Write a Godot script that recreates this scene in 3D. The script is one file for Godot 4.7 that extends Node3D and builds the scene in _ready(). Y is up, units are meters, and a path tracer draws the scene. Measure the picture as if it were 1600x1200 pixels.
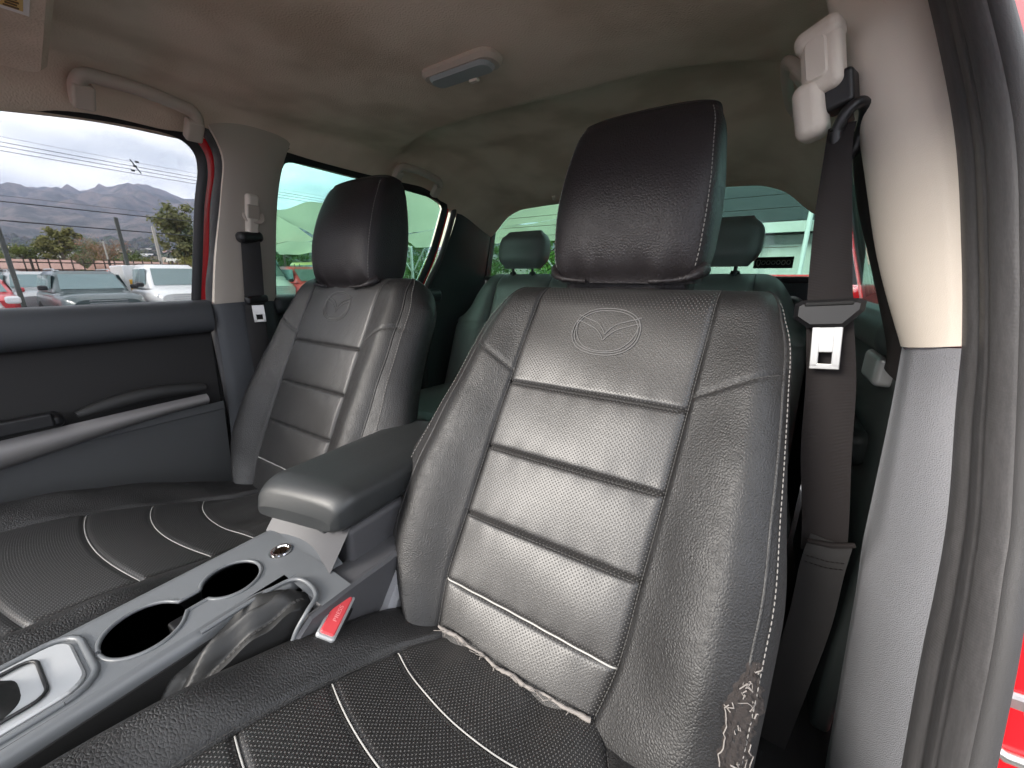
extends Node3D

# ---------------------------------------------------------------- mesh builder
class MB:
	var v := PackedVector3Array()
	var n := PackedVector3Array()
	var uv := PackedVector2Array()
	var ix := PackedInt32Array()

	func vert(p: Vector3, nn: Vector3, t := Vector2.ZERO) -> int:
		v.append(p); n.append(nn); uv.append(t)
		return v.size() - 1

	func tri(a: int, b: int, c: int) -> void:
		var g := (v[c] - v[a]).cross(v[b] - v[a])
		if g.dot(n[a] + n[b] + n[c]) < 0.0:
			ix.append(a); ix.append(c); ix.append(b)
		else:
			ix.append(a); ix.append(b); ix.append(c)

	func flat(a: Vector3, b: Vector3, c: Vector3, nn: Vector3) -> void:
		var i := vert(a, nn); var j := vert(b, nn); var k := vert(c, nn)
		tri(i, j, k)

	func quad(a: Vector3, b: Vector3, c: Vector3, d: Vector3, us := 1.0, vs := 1.0) -> void:
		var nn := (b - a).cross(d - a).normalized()
		var i := vert(a, nn, Vector2(0, 0)); var j := vert(b, nn, Vector2(us, 0)); var k := vert(c, nn, Vector2(us, vs)); var l := vert(d, nn, Vector2(0, vs))
		tri(i, j, k); tri(i, k, l)

	# f(u, v) -> Vector3; the normals point away from hint
	func grid(nu: int, nv: int, f: Callable, hint: Vector3, us := 1.0, vs := 1.0, wrap := false) -> void:
		var P := []
		for j in nv + 1:
			var row := PackedVector3Array()
			for i in nu + 1:
				row.append(f.call(float(i) / nu, float(j) / nv))
			P.append(row)
		rows(P, hint, us, vs, wrap)

	func rows(P: Array, hint: Vector3, us := 1.0, vs := 1.0, wrap := false) -> void:
		var nv := P.size() - 1
		var nu: int = P[0].size() - 1
		var N := PackedVector3Array()
		var s := 0.0
		for j in nv + 1:
			var r: PackedVector3Array = P[j]
			var up: PackedVector3Array = P[mini(j + 1, nv)]
			var dn: PackedVector3Array = P[maxi(j - 1, 0)]
			for i in nu + 1:
				var a := i - 1
				var b := i + 1
				if wrap:
					if a < 0: a = nu - 1
					if b > nu: b = 1
				else:
					a = maxi(a, 0); b = mini(b, nu)
				var c := (r[b] - r[a]).cross(up[i] - dn[i])
				if c.length_squared() < 1e-18:
					var i2 := clampi(i, 1, nu - 1)
					var j2 := clampi(j, 1, nv - 1)
					c = (P[j2][i2 + 1] - P[j2][i2 - 1]).cross(P[mini(j2 + 1, nv)][i2] - P[j2 - 1][i2])
				c = c.normalized()
				N.append(c)
				s += c.dot(r[i] - hint)
		var sg := -1.0 if s < 0.0 else 1.0
		var base := v.size()
		for j in nv + 1:
			for i in nu + 1:
				vert(P[j][i], N[j * (nu + 1) + i] * sg, Vector2(us * i / nu, vs * j / nv))
		for j in nv:
			for i in nu:
				var a := base + j * (nu + 1) + i
				var b := a + 1
				var c := a + nu + 2
				var d := a + nu + 1
				tri(a, b, c); tri(a, c, d)

	# rounded box
	func box(size: Vector3, r: float, xf := Transform3D(), k := 2) -> void:
		var h := size * 0.5
		r = minf(r, minf(h.x, minf(h.y, h.z)) * 0.999)
		var ts := []
		for i in k + 1:
			ts.append(tan(float(i) / k * PI / 4.0))
		for ax in 3:
			var b := (ax + 1) % 3
			var c := (ax + 2) % 3
			for sgn in [-1.0, 1.0]:
				var ub := []
				var uc := []
				for w in [[b, ub], [c, uc]]:
					var hh: float = h[w[0]]
					for i in k + 1:
						w[1].append(-hh + r - r * ts[k - i])
					for i in k + 1:
						w[1].append(hh - r + r * ts[i])
				var base := v.size()
				for y in uc:
					for x in ub:
						var p := Vector3.ZERO
						p[ax] = h[ax] * sgn; p[b] = x; p[c] = y
						var inner := Vector3(clampf(p.x, -h.x + r, h.x - r), clampf(p.y, -h.y + r, h.y - r), clampf(p.z, -h.z + r, h.z - r))
						var d := (p - inner).normalized()
						vert(xf * (inner + d * r), (xf.basis * d).normalized(), Vector2(x, y))
				var m := ub.size()
				for j in m - 1:
					for i in m - 1:
						var a := base + j * m + i
						tri(a, a + 1, a + m + 1); tri(a, a + m + 1, a + m)

	func tube(pts: Array, rad, sides := 8, cap := true, squash := 1.0) -> void:
		var m := pts.size()
		var P := []
		var t0: Vector3 = (pts[1] - pts[0]).normalized()
		var side := t0.cross(Vector3.UP)
		if side.length() < 0.1:
			side = t0.cross(Vector3.RIGHT)
		side = side.normalized()
		var first: PackedVector3Array
		for i in m:
			var t: Vector3 = (pts[mini(i + 1, m - 1)] - pts[maxi(i - 1, 0)]).normalized()
			side = (side - t * side.dot(t)).normalized()
			var up := side.cross(t)
			var r: float = rad[i] if rad is Array else rad
			var row := PackedVector3Array()
			for k in sides + 1:
				var a := TAU * k / sides
				row.append(pts[i] + side * cos(a) * r + up * sin(a) * r * squash)
			P.append(row)
		var base := v.size()
		for i in m:
			for k in sides + 1:
				vert(P[i][k], (P[i][k] - pts[i]).normalized(), Vector2(float(k) / sides, float(i) / m))
		for i in m - 1:
			for k in sides:
				var a := base + i * (sides + 1) + k
				tri(a, a + 1, a + sides + 2); tri(a, a + sides + 2, a + sides + 1)
		if cap:
			for e in [0, m - 1]:
				var nn: Vector3 = (pts[e] - pts[1 if e == 0 else m - 2]).normalized()
				var c := vert(pts[e], nn)
				for k in sides:
					var a := vert(P[e][k], nn)
					var b := vert(P[e][k + 1], nn)
					tri(c, a, b)

	# closed sections of equal length
	func loft(S: Array, cap0 := true, cap1 := true) -> void:
		var P := []
		var mid := Vector3.ZERO
		for s in S:
			var row := PackedVector3Array(s)
			row.append(s[0])
			P.append(row)
			for p in s: mid += p / (s.size() * S.size())
		rows(P, mid, 1.0, 1.0, true)
		for e in ([0] if cap0 else []) + ([S.size() - 1] if cap1 else []):
			var s = S[e]
			var c := Vector3.ZERO
			for p in s: c += p / s.size()
			var o := Vector3.ZERO
			for p in S[1 if e == 0 else S.size() - 2]: o += p / s.size()
			var nn := Vector3.ZERO
			for i in s.size():
				nn += (s[i] - c).cross(s[(i + 1) % s.size()] - c)
			nn = nn.normalized()
			if nn.dot(c - o) < 0: nn = -nn
			var ci := vert(c, nn)
			for i in s.size():
				tri(ci, vert(s[i], nn), vert(s[(i + 1) % s.size()], nn))

	# outline in xy pushed along z, with bevelled edges
	func prism(poly: PackedVector2Array, depth: float, xf := Transform3D(), bevel := 0.0) -> void:
		var m := poly.size()
		var area := 0.0
		for i in m: area += poly[i].cross(poly[(i + 1) % m])
		var inset := PackedVector2Array()
		for i in m:
			var a := (poly[i] - poly[(i + m - 1) % m]).normalized()
			var b := (poly[(i + 1) % m] - poly[i]).normalized()
			var nn := (Vector2(a.y, -a.x) + Vector2(b.y, -b.x))
			if nn.length() < 0.01: nn = Vector2(a.y, -a.x)
			nn = nn.normalized() / maxf(0.5, nn.length() / 2.0)
			inset.append(poly[i] - nn * bevel * signf(area))
		var h := depth * 0.5
		var rings := [[inset, -h], [poly, -h + bevel], [poly, h - bevel], [inset, h]]
		if bevel <= 0.0: rings = [[poly, -h], [poly, h]]
		for r in rings.size() - 1:
			for i in m:
				var j := (i + 1) % m
				var a := Vector3(rings[r][0][i].x, rings[r][0][i].y, rings[r][1])
				var b := Vector3(rings[r][0][j].x, rings[r][0][j].y, rings[r][1])
				var c := Vector3(rings[r + 1][0][j].x, rings[r + 1][0][j].y, rings[r + 1][1])
				var d := Vector3(rings[r + 1][0][i].x, rings[r + 1][0][i].y, rings[r + 1][1])
				var nn := (b - a).cross(d - a).normalized() * signf(area)
				nn = (xf.basis * nn).normalized()
				flat(xf * a, xf * b, xf * c, nn); flat(xf * a, xf * c, xf * d, nn)
		var t := Geometry2D.triangulate_polygon(inset if bevel > 0 else poly)
		var q := inset if bevel > 0 else poly
		for s in [-1.0, 1.0]:
			var nn := (xf.basis * Vector3(0, 0, s)).normalized()
			for k in range(0, t.size(), 3):
				flat(xf * Vector3(q[t[k]].x, q[t[k]].y, h * s), xf * Vector3(q[t[k + 1]].x, q[t[k + 1]].y, h * s), xf * Vector3(q[t[k + 2]].x, q[t[k + 2]].y, h * s), nn)

	# profile of (radius, height) turned about y
	func lathe(prof: Array, xf := Transform3D(), sides := 24) -> void:
		for i in prof.size() - 1:
			var a: Vector2 = prof[i]
			var b: Vector2 = prof[i + 1]
			var d := b - a
			var nn := Vector2(d.y, -d.x).normalized()
			var base := v.size()
			for k in sides + 1:
				var g := TAU * k / sides
				for p in [a, b]:
					vert(xf * Vector3(cos(g) * p.x, p.y, sin(g) * p.x), (xf.basis * Vector3(cos(g) * nn.x, nn.y, sin(g) * nn.x)).normalized(), Vector2(float(k) / sides, 0))
			for k in sides:
				var q := base + k * 2
				tri(q, q + 1, q + 3); tri(q, q + 3, q + 2)

	# band with thickness: pts, side vectors (half width), normals
	func band(pts: Array, half: Array, nrm: Array, th: float, us := 1.0, vs := 1.0, crown := 0.0) -> void:
		var F := []
		var B := []
		for i in pts.size():
			var fr := PackedVector3Array()
			var br := PackedVector3Array()
			for k in 9:
				var t := k / 4.0 - 1.0
				var e: float = th * 0.5 * (1.0 if absf(t) < 0.99 else 0.4) + crown * (1.0 - t * t)
				var p: Vector3 = pts[i] + half[i] * t
				fr.append(p + nrm[i] * e)
				br.append(p + nrm[i] * (crown * (1.0 - t * t) - th * 0.5 * (1.0 if absf(t) < 0.99 else 0.4)))
			F.append(fr); B.append(br)
		var mid: Vector3 = pts[pts.size() / 2]
		rows(F, mid - nrm[0] * 10.0, us, vs)
		rows(B, mid + nrm[0] * 10.0, us, vs)
		for s in [0, 8]:
			var E := []
			for i in pts.size():
				E.append(PackedVector3Array([F[i][s], B[i][s]]))
			rows(E, mid - half[0] * (10.0 if s == 8 else -10.0))
		for e in [0, pts.size() - 1]:
			for k in 8:
				quad(F[e][k], F[e][k + 1], B[e][k + 1], B[e][k])

	func mesh() -> ArrayMesh:
		var a := []
		a.resize(Mesh.ARRAY_MAX)
		a[Mesh.ARRAY_VERTEX] = v; a[Mesh.ARRAY_NORMAL] = n; a[Mesh.ARRAY_TEX_UV] = uv; a[Mesh.ARRAY_INDEX] = ix
		var m := ArrayMesh.new()
		m.add_surface_from_arrays(Mesh.PRIMITIVE_TRIANGLES, a)
		return m

# ---------------------------------------------------------------- scene helpers
var taken := {}
var M := {}
var rng := RandomNumberGenerator.new()

func numbered(called: String) -> String:
	var k: int = taken.get(called, 0)
	taken[called] = k + 1
	return called if k == 0 else "%s_%03d" % [called, k]

func obj(called: String, mb, m: Material, parent: Node = null, label := "") -> MeshInstance3D:
	#DBG
	var o := MeshInstance3D.new()
	o.mesh = mb.mesh() if mb is MB else mb
	o.material_override = m
	if parent == null:
		o.name = numbered(called)
		add_child(o)
	else:
		var k := 0
		var nm := called
		while parent.has_node(NodePath(nm)):
			k += 1
			nm = "%s_%03d" % [called, k]
		o.name = nm
		parent.add_child(o)
	if label: o.set_meta("label", label)
	return o

func tag(o: Node, label: String, category: String, group := "") -> Node:
	o.set_meta("label", label)
	o.set_meta("category", category)
	if group: o.set_meta("group", group)
	return o

func thing(called: String, label: String, category: String, at := Vector3.ZERO, turn := 0.0, group := "") -> Node3D:
	var o := Node3D.new()
	o.name = numbered(called)
	add_child(o)
	o.position = at
	o.rotation.y = turn
	tag(o, label, category, group)
	return o

func struct(called: String, mb, m: Material, label := "") -> MeshInstance3D:
	var o := obj(called, mb, m)
	o.set_meta("kind", "structure")
	if label: o.set_meta("label", label)
	return o

func dup(src: Node3D, at: Vector3, turn: float, label: String, called := "") -> Node3D:
	var c: Node3D = src.duplicate()
	c.name = numbered(called if called else String(src.name).rstrip("0123456789").trim_suffix("_"))
	add_child(c)
	c.position = at
	c.rotation.y = turn
	c.set_meta("label", label)
	return c

func lin(r: float, g: float, b: float, a := 1.0) -> Color:
	var c := Color(r, g, b).linear_to_srgb()
	c.a = a
	return c

func mat(r: float, g: float, b: float, rough := 0.6, metal := 0.0, spec := 0.5) -> StandardMaterial3D:
	var m := StandardMaterial3D.new()
	m.albedo_color = lin(r, g, b)
	m.roughness = rough
	m.metallic = metal
	m.metallic_specular = spec
	return m

func with_bump(m: StandardMaterial3D, t: Texture2D, cm: float, tile := 0.0, world := false) -> StandardMaterial3D:
	m.heightmap_enabled = true
	m.heightmap_texture = t
	m.heightmap_scale = cm
	if tile > 0.0:
		m.uv1_triplanar = true
		m.uv1_world_triplanar = world
		m.uv1_scale = Vector3.ONE / tile
	return m

func noise_image(kind: int, size: int, freq: float, sd: int, octaves := 1, ret := FastNoiseLite.RETURN_DISTANCE) -> Image:
	var f := FastNoiseLite.new()
	f.noise_type = kind
	f.seed = sd
	f.frequency = freq
	f.fractal_octaves = octaves
	f.fractal_type = FastNoiseLite.FRACTAL_FBM if octaves > 1 else FastNoiseLite.FRACTAL_NONE
	f.cellular_return_type = ret
	f.cellular_jitter = 1.0
	var im := f.get_seamless_image(size, size, false, false, 0.15, true)
	im.convert(Image.FORMAT_L8)
	return im

func groove(im: Image, lo: float, hi: float) -> Image:
	# flat cells with narrow creases between them
	var d := im.get_data()
	for i in d.size():
		d[i] = int(255.0 * pow(clampf((d[i] / 255.0 - lo) / (hi - lo), 0.0, 1.0), 0.7))
	return Image.create_from_data(im.get_width(), im.get_height(), false, Image.FORMAT_L8, d)

func tint_image(im: Image, lo: Color, hi: Color, c0 := 0.0, c1 := 1.0) -> ImageTexture:
	var d := im.get_data()
	var w := im.get_width()
	var h := im.get_height()
	var o := PackedByteArray()
	o.resize(d.size() * 3)
	var lut := []
	for i in 256:
		var t := smoothstep(c0, c1, i / 255.0)
		lut.append(lo.lerp(hi, t))
	for i in d.size():
		var c: Color = lut[d[i]]
		o[i * 3] = int(c.r * 255.0); o[i * 3 + 1] = int(c.g * 255.0); o[i * 3 + 2] = int(c.b * 255.0)
	return ImageTexture.create_from_image(Image.create_from_data(w, h, false, Image.FORMAT_RGB8, o))

func perforated(grain: Image, dot: Color, base: Color) -> Array:
	# a tile of 16 x 16 staggered holes
	var S := 512
	var cell := 32
	var g := grain.get_data()
	var hh := PackedByteArray(); hh.resize(S * S)
	var cc := PackedByteArray(); cc.resize(S * S * 3)
	var rr := PackedByteArray(); rr.resize(S * S)
	for y in S:
		for x in S:
			var best := 99.0
			for k in 2:
				var ox := fposmod(x - (k * cell / 2.0), cell) - cell / 2.0
				var oy := fposmod(y - (k * cell / 2.0), cell) - cell / 2.0
				best = minf(best, sqrt(ox * ox + oy * oy))
			var hole := 1.0 - smoothstep(3.6, 5.2, best)
			var i := y * S + x
			var gv := g[i] / 255.0
			hh[i] = int(clampf((0.86 + 0.14 * gv) * (1.0 - hole), 0, 1) * 255.0)
			rr[i] = int(lerpf(0.45, 1.0, hole) * 255.0)
			var c := base.lerp(dot, hole)
			cc[i * 3] = int(c.r * 255.0); cc[i * 3 + 1] = int(c.g * 255.0); cc[i * 3 + 2] = int(c.b * 255.0)
	return [ImageTexture.create_from_image(Image.create_from_data(S, S, false, Image.FORMAT_RGB8, cc)), ImageTexture.create_from_image(Image.create_from_data(S, S, false, Image.FORMAT_L8, hh)), ImageTexture.create_from_image(Image.create_from_data(S, S, false, Image.FORMAT_L8, rr))]

func webbing_images() -> Array:
	var S := 256
	var hh := PackedByteArray(); hh.resize(S * S)
	for y in S:
		for x in S:
			var a := 0.5 + 0.5 * sin(TAU * (x / 12.8 + 0.08 * sin(TAU * y / 8.0)))
			var b := 0.5 + 0.5 * sin(TAU * (y / 4.0))
			hh[y * S + x] = int((0.2 + 0.6 * a + 0.15 * b) * 255.0)
	return [ImageTexture.create_from_image(Image.create_from_data(S, S, false, Image.FORMAT_L8, hh))]

func smooth_curve(pts: Array, per := 6) -> Array:
	var out := []
	var m := pts.size()
	for i in m - 1:
		var a: Vector3 = pts[maxi(i - 1, 0)]
		var b: Vector3 = pts[i]
		var c: Vector3 = pts[i + 1]
		var d: Vector3 = pts[mini(i + 2, m - 1)]
		for k in per:
			out.append(b.cubic_interpolate(c, a, d, float(k) / per))
	out.append(pts[m - 1])
	return out

func ease_tab(tab: Array, x: float) -> float:
	# smooth table look-up of [x, y] pairs
	if x <= tab[0][0]: return tab[0][1]
	for i in tab.size() - 1:
		if x <= tab[i + 1][0]:
			var a = tab[maxi(i - 1, 0)]
			var b = tab[i]
			var c = tab[i + 1]
			var d = tab[mini(i + 2, tab.size() - 1)]
			return cubic_interpolate_in_time(b[1], c[1], a[1], d[1], (x - b[0]) / (c[0] - b[0]), c[0] - b[0], minf(a[0] - b[0], -0.0001), maxf(d[0] - b[0], c[0] - b[0] + 0.0001))
	return tab[tab.size() - 1][1]

func at(p: Vector3, rot := Vector3.ZERO) -> Transform3D:
	return Transform3D(Basis.from_euler(rot), p)

func rrect(w: float, h: float, r: float, k := 4) -> PackedVector2Array:
	var o := PackedVector2Array()
	for q in 4:
		var c := Vector2((w / 2 - r) * (1 if q in [0, 3] else -1), (h / 2 - r) * (1 if q < 2 else -1))
		for i in k + 1:
			var a := PI / 2 * (q + float(i) / k)
			o.append(c + Vector2(cos(a), sin(a)) * r)
	return o

# ---------------------------------------------------------------- materials
func make_materials() -> void:
	var grain := noise_image(FastNoiseLite.TYPE_CELLULAR, 512, 0.055, 11, 1, FastNoiseLite.RETURN_DISTANCE2_SUB)
	grain = groove(grain, 0.0, 0.62)
	var grain_t := ImageTexture.create_from_image(grain)
	var fine := noise_image(FastNoiseLite.TYPE_SIMPLEX_SMOOTH, 512, 0.09, 5, 4)
	var fine_t := ImageTexture.create_from_image(fine)
	var blot := noise_image(FastNoiseLite.TYPE_SIMPLEX_SMOOTH, 512, 0.008, 21, 5)
	var perf := perforated(grain, Color(0.36, 0.35, 0.345), Color(0.14, 0.136, 0.136))
	var web := webbing_images()
	# leather: slightly worn, so the shine is uneven
	var worn := tint_image(blot, Color(0.48, 0.48, 0.48), Color(0.58, 0.58, 0.58), 0.2, 0.8)
	M.leather = with_bump(mat(0.0115, 0.011, 0.0112, 1.0, 0.0, 0.54), grain_t, 0.05, 0.08)
	M.leather.roughness_texture = worn
	M.perf = with_bump(mat(1, 1, 1, 0.47, 0.0, 0.62), perf[1], 0.07)
	M.perf.roughness = 1.0
	M.perf.roughness_texture = perf[2]
	M.perf.albedo_texture = perf[0]
	M.perf.uv1_scale = Vector3(1 / 0.088, 1 / 0.088, 1)
	M.head_leather = with_bump(mat(0.018, 0.015, 0.016, 0.5, 0.0, 0.45), grain_t, 0.05, 0.12)
	M.rear_leather = with_bump(mat(0.12, 0.13, 0.125, 0.45, 0.0, 0.5), grain_t, 0.02, 0.07)
	M.soft_leather = with_bump(mat(0.007, 0.007, 0.007, 0.6, 0.0, 0.6), fine_t, 0.012, 0.12)
	M.lid = with_bump(mat(0.024, 0.026, 0.027, 0.42, 0.0, 0.5), grain_t, 0.012, 0.04)
	M.thread = mat(0.4, 0.39, 0.37, 0.8)
	M.thread_dim = mat(0.2, 0.19, 0.18, 0.8)
	M.dark_thread = mat(0.06, 0.058, 0.056, 0.8)
	M.emblem = mat(0.12, 0.117, 0.115, 0.55)
	M.foam = with_bump(mat(0.036, 0.028, 0.025, 0.7), fine_t, 0.2, 0.03)
	M.peel = mat(0.22, 0.2, 0.185, 0.7)
	M.plastic = with_bump(mat(0.04, 0.041, 0.043, 0.5, 0.0, 0.4), grain_t, 0.012, 0.03)
	M.plastic_light = with_bump(mat(0.215, 0.218, 0.235, 0.5, 0.0, 0.45), grain_t, 0.05, 0.05)
	M.door_grey = with_bump(mat(0.05, 0.053, 0.058, 0.46, 0.0, 0.45), grain_t, 0.012, 0.03)
	M.door_low = with_bump(mat(0.075, 0.077, 0.08, 0.5, 0.0, 0.4), grain_t, 0.012, 0.03)
	M.dark_panel = with_bump(mat(0.022, 0.021, 0.021, 0.6, 0.0, 0.4), fine_t, 0.02, 0.05)
	M.console = with_bump(mat(0.115, 0.122, 0.13, 0.34, 0.0, 0.5), fine_t, 0.006, 0.03)
	M.console_side = with_bump(mat(0.06, 0.06, 0.065, 0.5), grain_t, 0.01, 0.03)
	M.black = mat(0.008, 0.008, 0.009, 0.45)
	M.cup = mat(0.045, 0.046, 0.048, 0.4)
	M.black_matt = with_bump(mat(0.007, 0.007, 0.007, 0.8), fine_t, 0.02, 0.06)
	M.silver = mat(0.21, 0.2, 0.198, 0.5, 0.1)
	M.bezel = mat(0.42, 0.43, 0.44, 0.33, 0.35)
	M.steel = with_bump(mat(0.62, 0.61, 0.58, 0.3, 0.9), fine_t, 0.008, 0.06)
	M.worn_steel = with_bump(mat(0.45, 0.42, 0.42, 0.36, 0.85), fine_t, 0.02, 0.05)
	M.chrome = mat(0.75, 0.75, 0.74, 0.12, 1.0)
	M.red_button = mat(0.62, 0.06, 0.07, 0.4)
	M.headliner = with_bump(mat(1, 1, 1, 0.95, 0.0, 0.2), fine_t, 0.12, 0.05)
	M.headliner.albedo_texture = tint_image(noise_image(FastNoiseLite.TYPE_SIMPLEX_SMOOTH, 512, 0.006, 33, 4), Color(0.745, 0.68, 0.61), Color(0.855, 0.795, 0.73), 0.1, 0.75)
	M.headliner.uv1_triplanar = true
	M.headliner.uv1_scale = Vector3.ONE / 0.9
	M.headliner.heightmap_scale = 0.1
	M.headliner.heightmap_texture = ImageTexture.create_from_image(noise_image(FastNoiseLite.TYPE_SIMPLEX_SMOOTH, 1024, 0.22, 6, 3))
	M.stain = with_bump(mat(0.2, 0.14, 0.105, 0.95, 0.0, 0.2), fine_t, 0.1, 0.05)
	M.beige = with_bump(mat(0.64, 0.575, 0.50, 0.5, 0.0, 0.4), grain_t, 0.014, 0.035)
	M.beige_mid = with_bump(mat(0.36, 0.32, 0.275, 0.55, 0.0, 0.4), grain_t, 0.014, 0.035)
	M.beige_dim = with_bump(mat(0.44, 0.385, 0.33, 0.5, 0.0, 0.4), fine_t, 0.01, 0.03)
	M.lens = mat(0.3, 0.34, 0.35, 0.3)
	M.rubber = with_bump(mat(0.05, 0.049, 0.05, 0.6, 0.0, 0.4), fine_t, 0.03, 0.05)
	var rub := rubber_images()
	M.rubber_worn = with_bump(mat(1, 1, 1, 0.55, 0.0, 0.4), rub[1], 0.015)
	M.rubber_worn.albedo_texture = rub[0]
	M.rubber_worn.uv1_scale = Vector3(1, 2.5, 1)
	M.webbing = with_bump(mat(0.017, 0.0145, 0.0145, 0.7, 0.0, 0.3), web[0], 0.06)
	M.webbing.uv1_scale = Vector3(0.6, 20.0, 1)
	M.webbing_dark = with_bump(mat(0.012, 0.011, 0.011, 0.7), web[0], 0.03)
	M.webbing_dark.uv1_scale = Vector3(0.75, 11.0, 1)
	M.red_paint = mat(0.62, 0.012, 0.018, 0.25)
	M.red_paint.clearcoat_enabled = true
	M.red_paint.clearcoat = 0.7
	M.red_paint.clearcoat_roughness = 0.05
	M.carpet = with_bump(mat(0.012, 0.012, 0.013, 1.0), fine_t, 0.3, 0.04)
	M.rear_plastic = with_bump(mat(0.022, 0.028, 0.028, 0.5), grain_t, 0.01, 0.03)
	M.label_yellow = mat(0.62, 0.42, 0.12, 0.5)
	M.label_white = mat(0.75, 0.73, 0.7, 0.5)
	M.print_dark = mat(0.12, 0.07, 0.02, 0.6)
	M.glass_clear = glass(0.36, 0.365, 0.37)
	M.glass_green = glass(0.245, 0.44, 0.375)
	M.glass_rear = glass(0.235, 0.4, 0.34)
	M.defrost = mat(0.12, 0.1, 0.06, 0.5)
	M.fine_t = fine_t
	M.grain_t = grain_t

func rubber_images() -> Array:
	# worn rubber: fine ribs across, long dusty streaks along
	var S := 512
	var f := FastNoiseLite.new()
	f.seed = 3
	f.frequency = 1.0
	f.fractal_octaves = 4
	var cc := PackedByteArray(); cc.resize(S * S * 3)
	var hh := PackedByteArray(); hh.resize(S * S)
	for y in S:
		for x in S:
			var a := TAU * y / S
			var n := f.get_noise_3d(x * 0.02, cos(a) * 1.1, sin(a) * 1.1)
			var n2 := f.get_noise_3d(x * 0.10 + 50.0, cos(a) * 9.0, sin(a) * 9.0)
			var v := clampf(0.285 + 0.03 * n + 0.025 * n2, 0.1, 0.6)
			var i := y * S + x
			cc[i * 3] = int(v * 255.0); cc[i * 3 + 1] = int(v * 0.985 * 255.0); cc[i * 3 + 2] = int(v * 0.995 * 255.0)
			hh[i] = int(clampf(0.5 + 0.22 * sin(TAU * y / 6.4) + 0.3 * n2, 0, 1) * 255.0)
	return [ImageTexture.create_from_image(Image.create_from_data(S, S, false, Image.FORMAT_RGB8, cc)), ImageTexture.create_from_image(Image.create_from_data(S, S, false, Image.FORMAT_L8, hh))]

func glass(r: float, g: float, b: float) -> StandardMaterial3D:
	var m := mat(r, g, b, 0.0)
	m.transparency = BaseMaterial3D.TRANSPARENCY_ALPHA
	m.albedo_color.a = 0.0
	m.refraction_enabled = true
	m.refraction_scale = 0.03
	return m

# ---------------------------------------------------------------- the cab
func side_x(y: float) -> float:
	return 0.735 - 0.25 * maxf(0.0, y - 1.48)

func head_y(x: float, z: float) -> float:
	var ax := absf(x)
	var y := 1.926
	y -= 0.006 * smoothstep(0.455, 0.475, ax) * smoothstep(-0.7, -0.45, z)
	var wt := ease_tab([[-0.42, 0.0], [-0.3, 0.002], [-0.17, 0.02], [0.0, 0.05], [0.12, 0.082]], z)
	y -= (0.066 + wt) * pow(smoothstep(0.53, 0.66, ax), 1.2)
	var zc := -0.868 - 0.10 * pow(minf(ax / 0.5, 1.0), 4.0)
	var e := zc - z
	y += 0.03 * smoothstep(0.0, 0.06, e) * smoothstep(0.6, 0.46, ax)
	y -= 0.1 * smoothstep(-1.15, -1.66, z) * (1.0 + 0.25 * pow(ax / 0.6, 2.0))
	y += 0.0025 * sin(z * 9.0 + x * 4.0) * sin(x * 11.0)
	return y

func window_ring(parent: Node, called: String, curve: Array, o0: float, o1: float, inset0: float, inset1: float, m: Material, sgn := -1.0, from := 0, to := 9999) -> void:
	# a strip that follows an opening; curve holds (z, y), going round
	var P := []
	var ctr := Vector2.ZERO
	for c in curve: ctr += c / curve.size()
	for i in range(from, mini(curve.size(), to)):
		var a: Vector2 = curve[maxi(i - 1, 0)]
		var b: Vector2 = curve[mini(i + 1, curve.size() - 1)]
		var t := (b - a).normalized()
		var nn := Vector2(t.y, -t.x)
		if nn.dot(curve[i] - ctr) < 0: nn = -nn
		var row := PackedVector3Array()
		for k in 5:
			var f := k / 4.0
			var q: Vector2 = curve[i] + nn * lerpf(o0, o1, f)
			row.append(Vector3(sgn * (side_x(q.y) - lerpf(inset0, inset1, f) - 0.003 * sin(f * PI)), q.y, q.x))
		P.append(row)
	var mb := MB.new()
	mb.rows(P, Vector3(sgn * 2.0, P[0][0].y, P[0][0].z))
	obj(called, mb, m, parent)

func curve2(pts: Array, per := 5) -> Array:
	var q := []
	for p in pts: q.append(Vector3(p.x, p.y, 0))
	var o := []
	for p in smooth_curve(q, per): o.append(Vector2(p.x, p.y))
	return o

func pane(curve: Array, th: float, m: Material, parent: Node, called: String, sgn: float, outset: float) -> void:
	# a sheet of glass that fills an opening of a side wall
	var pts := PackedVector2Array(curve)
	var mb := MB.new()
	for s in [0.0, th]:
		var t := Geometry2D.triangulate_polygon(pts)
		for k in range(0, t.size(), 3):
			var q := []
			for j in 3:
				var c := pts[t[k + j]]
				q.append(Vector3(sgn * (side_x(c.y) + outset + s), c.y, c.x))
			mb.flat(q[0], q[1], q[2], Vector3(sgn * (1 if s > 0 else -1), 0.25 * (1 if s > 0 else -1), 0).normalized())
	for i in pts.size():
		var a := pts[i]
		var b := pts[(i + 1) % pts.size()]
		mb.quad(Vector3(sgn * (side_x(a.y) + outset), a.y, a.x), Vector3(sgn * (side_x(b.y) + outset), b.y, b.x), Vector3(sgn * (side_x(b.y) + outset + th), b.y, b.x), Vector3(sgn * (side_x(a.y) + outset + th), a.y, a.x))
	obj(called, mb, m, parent)

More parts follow.
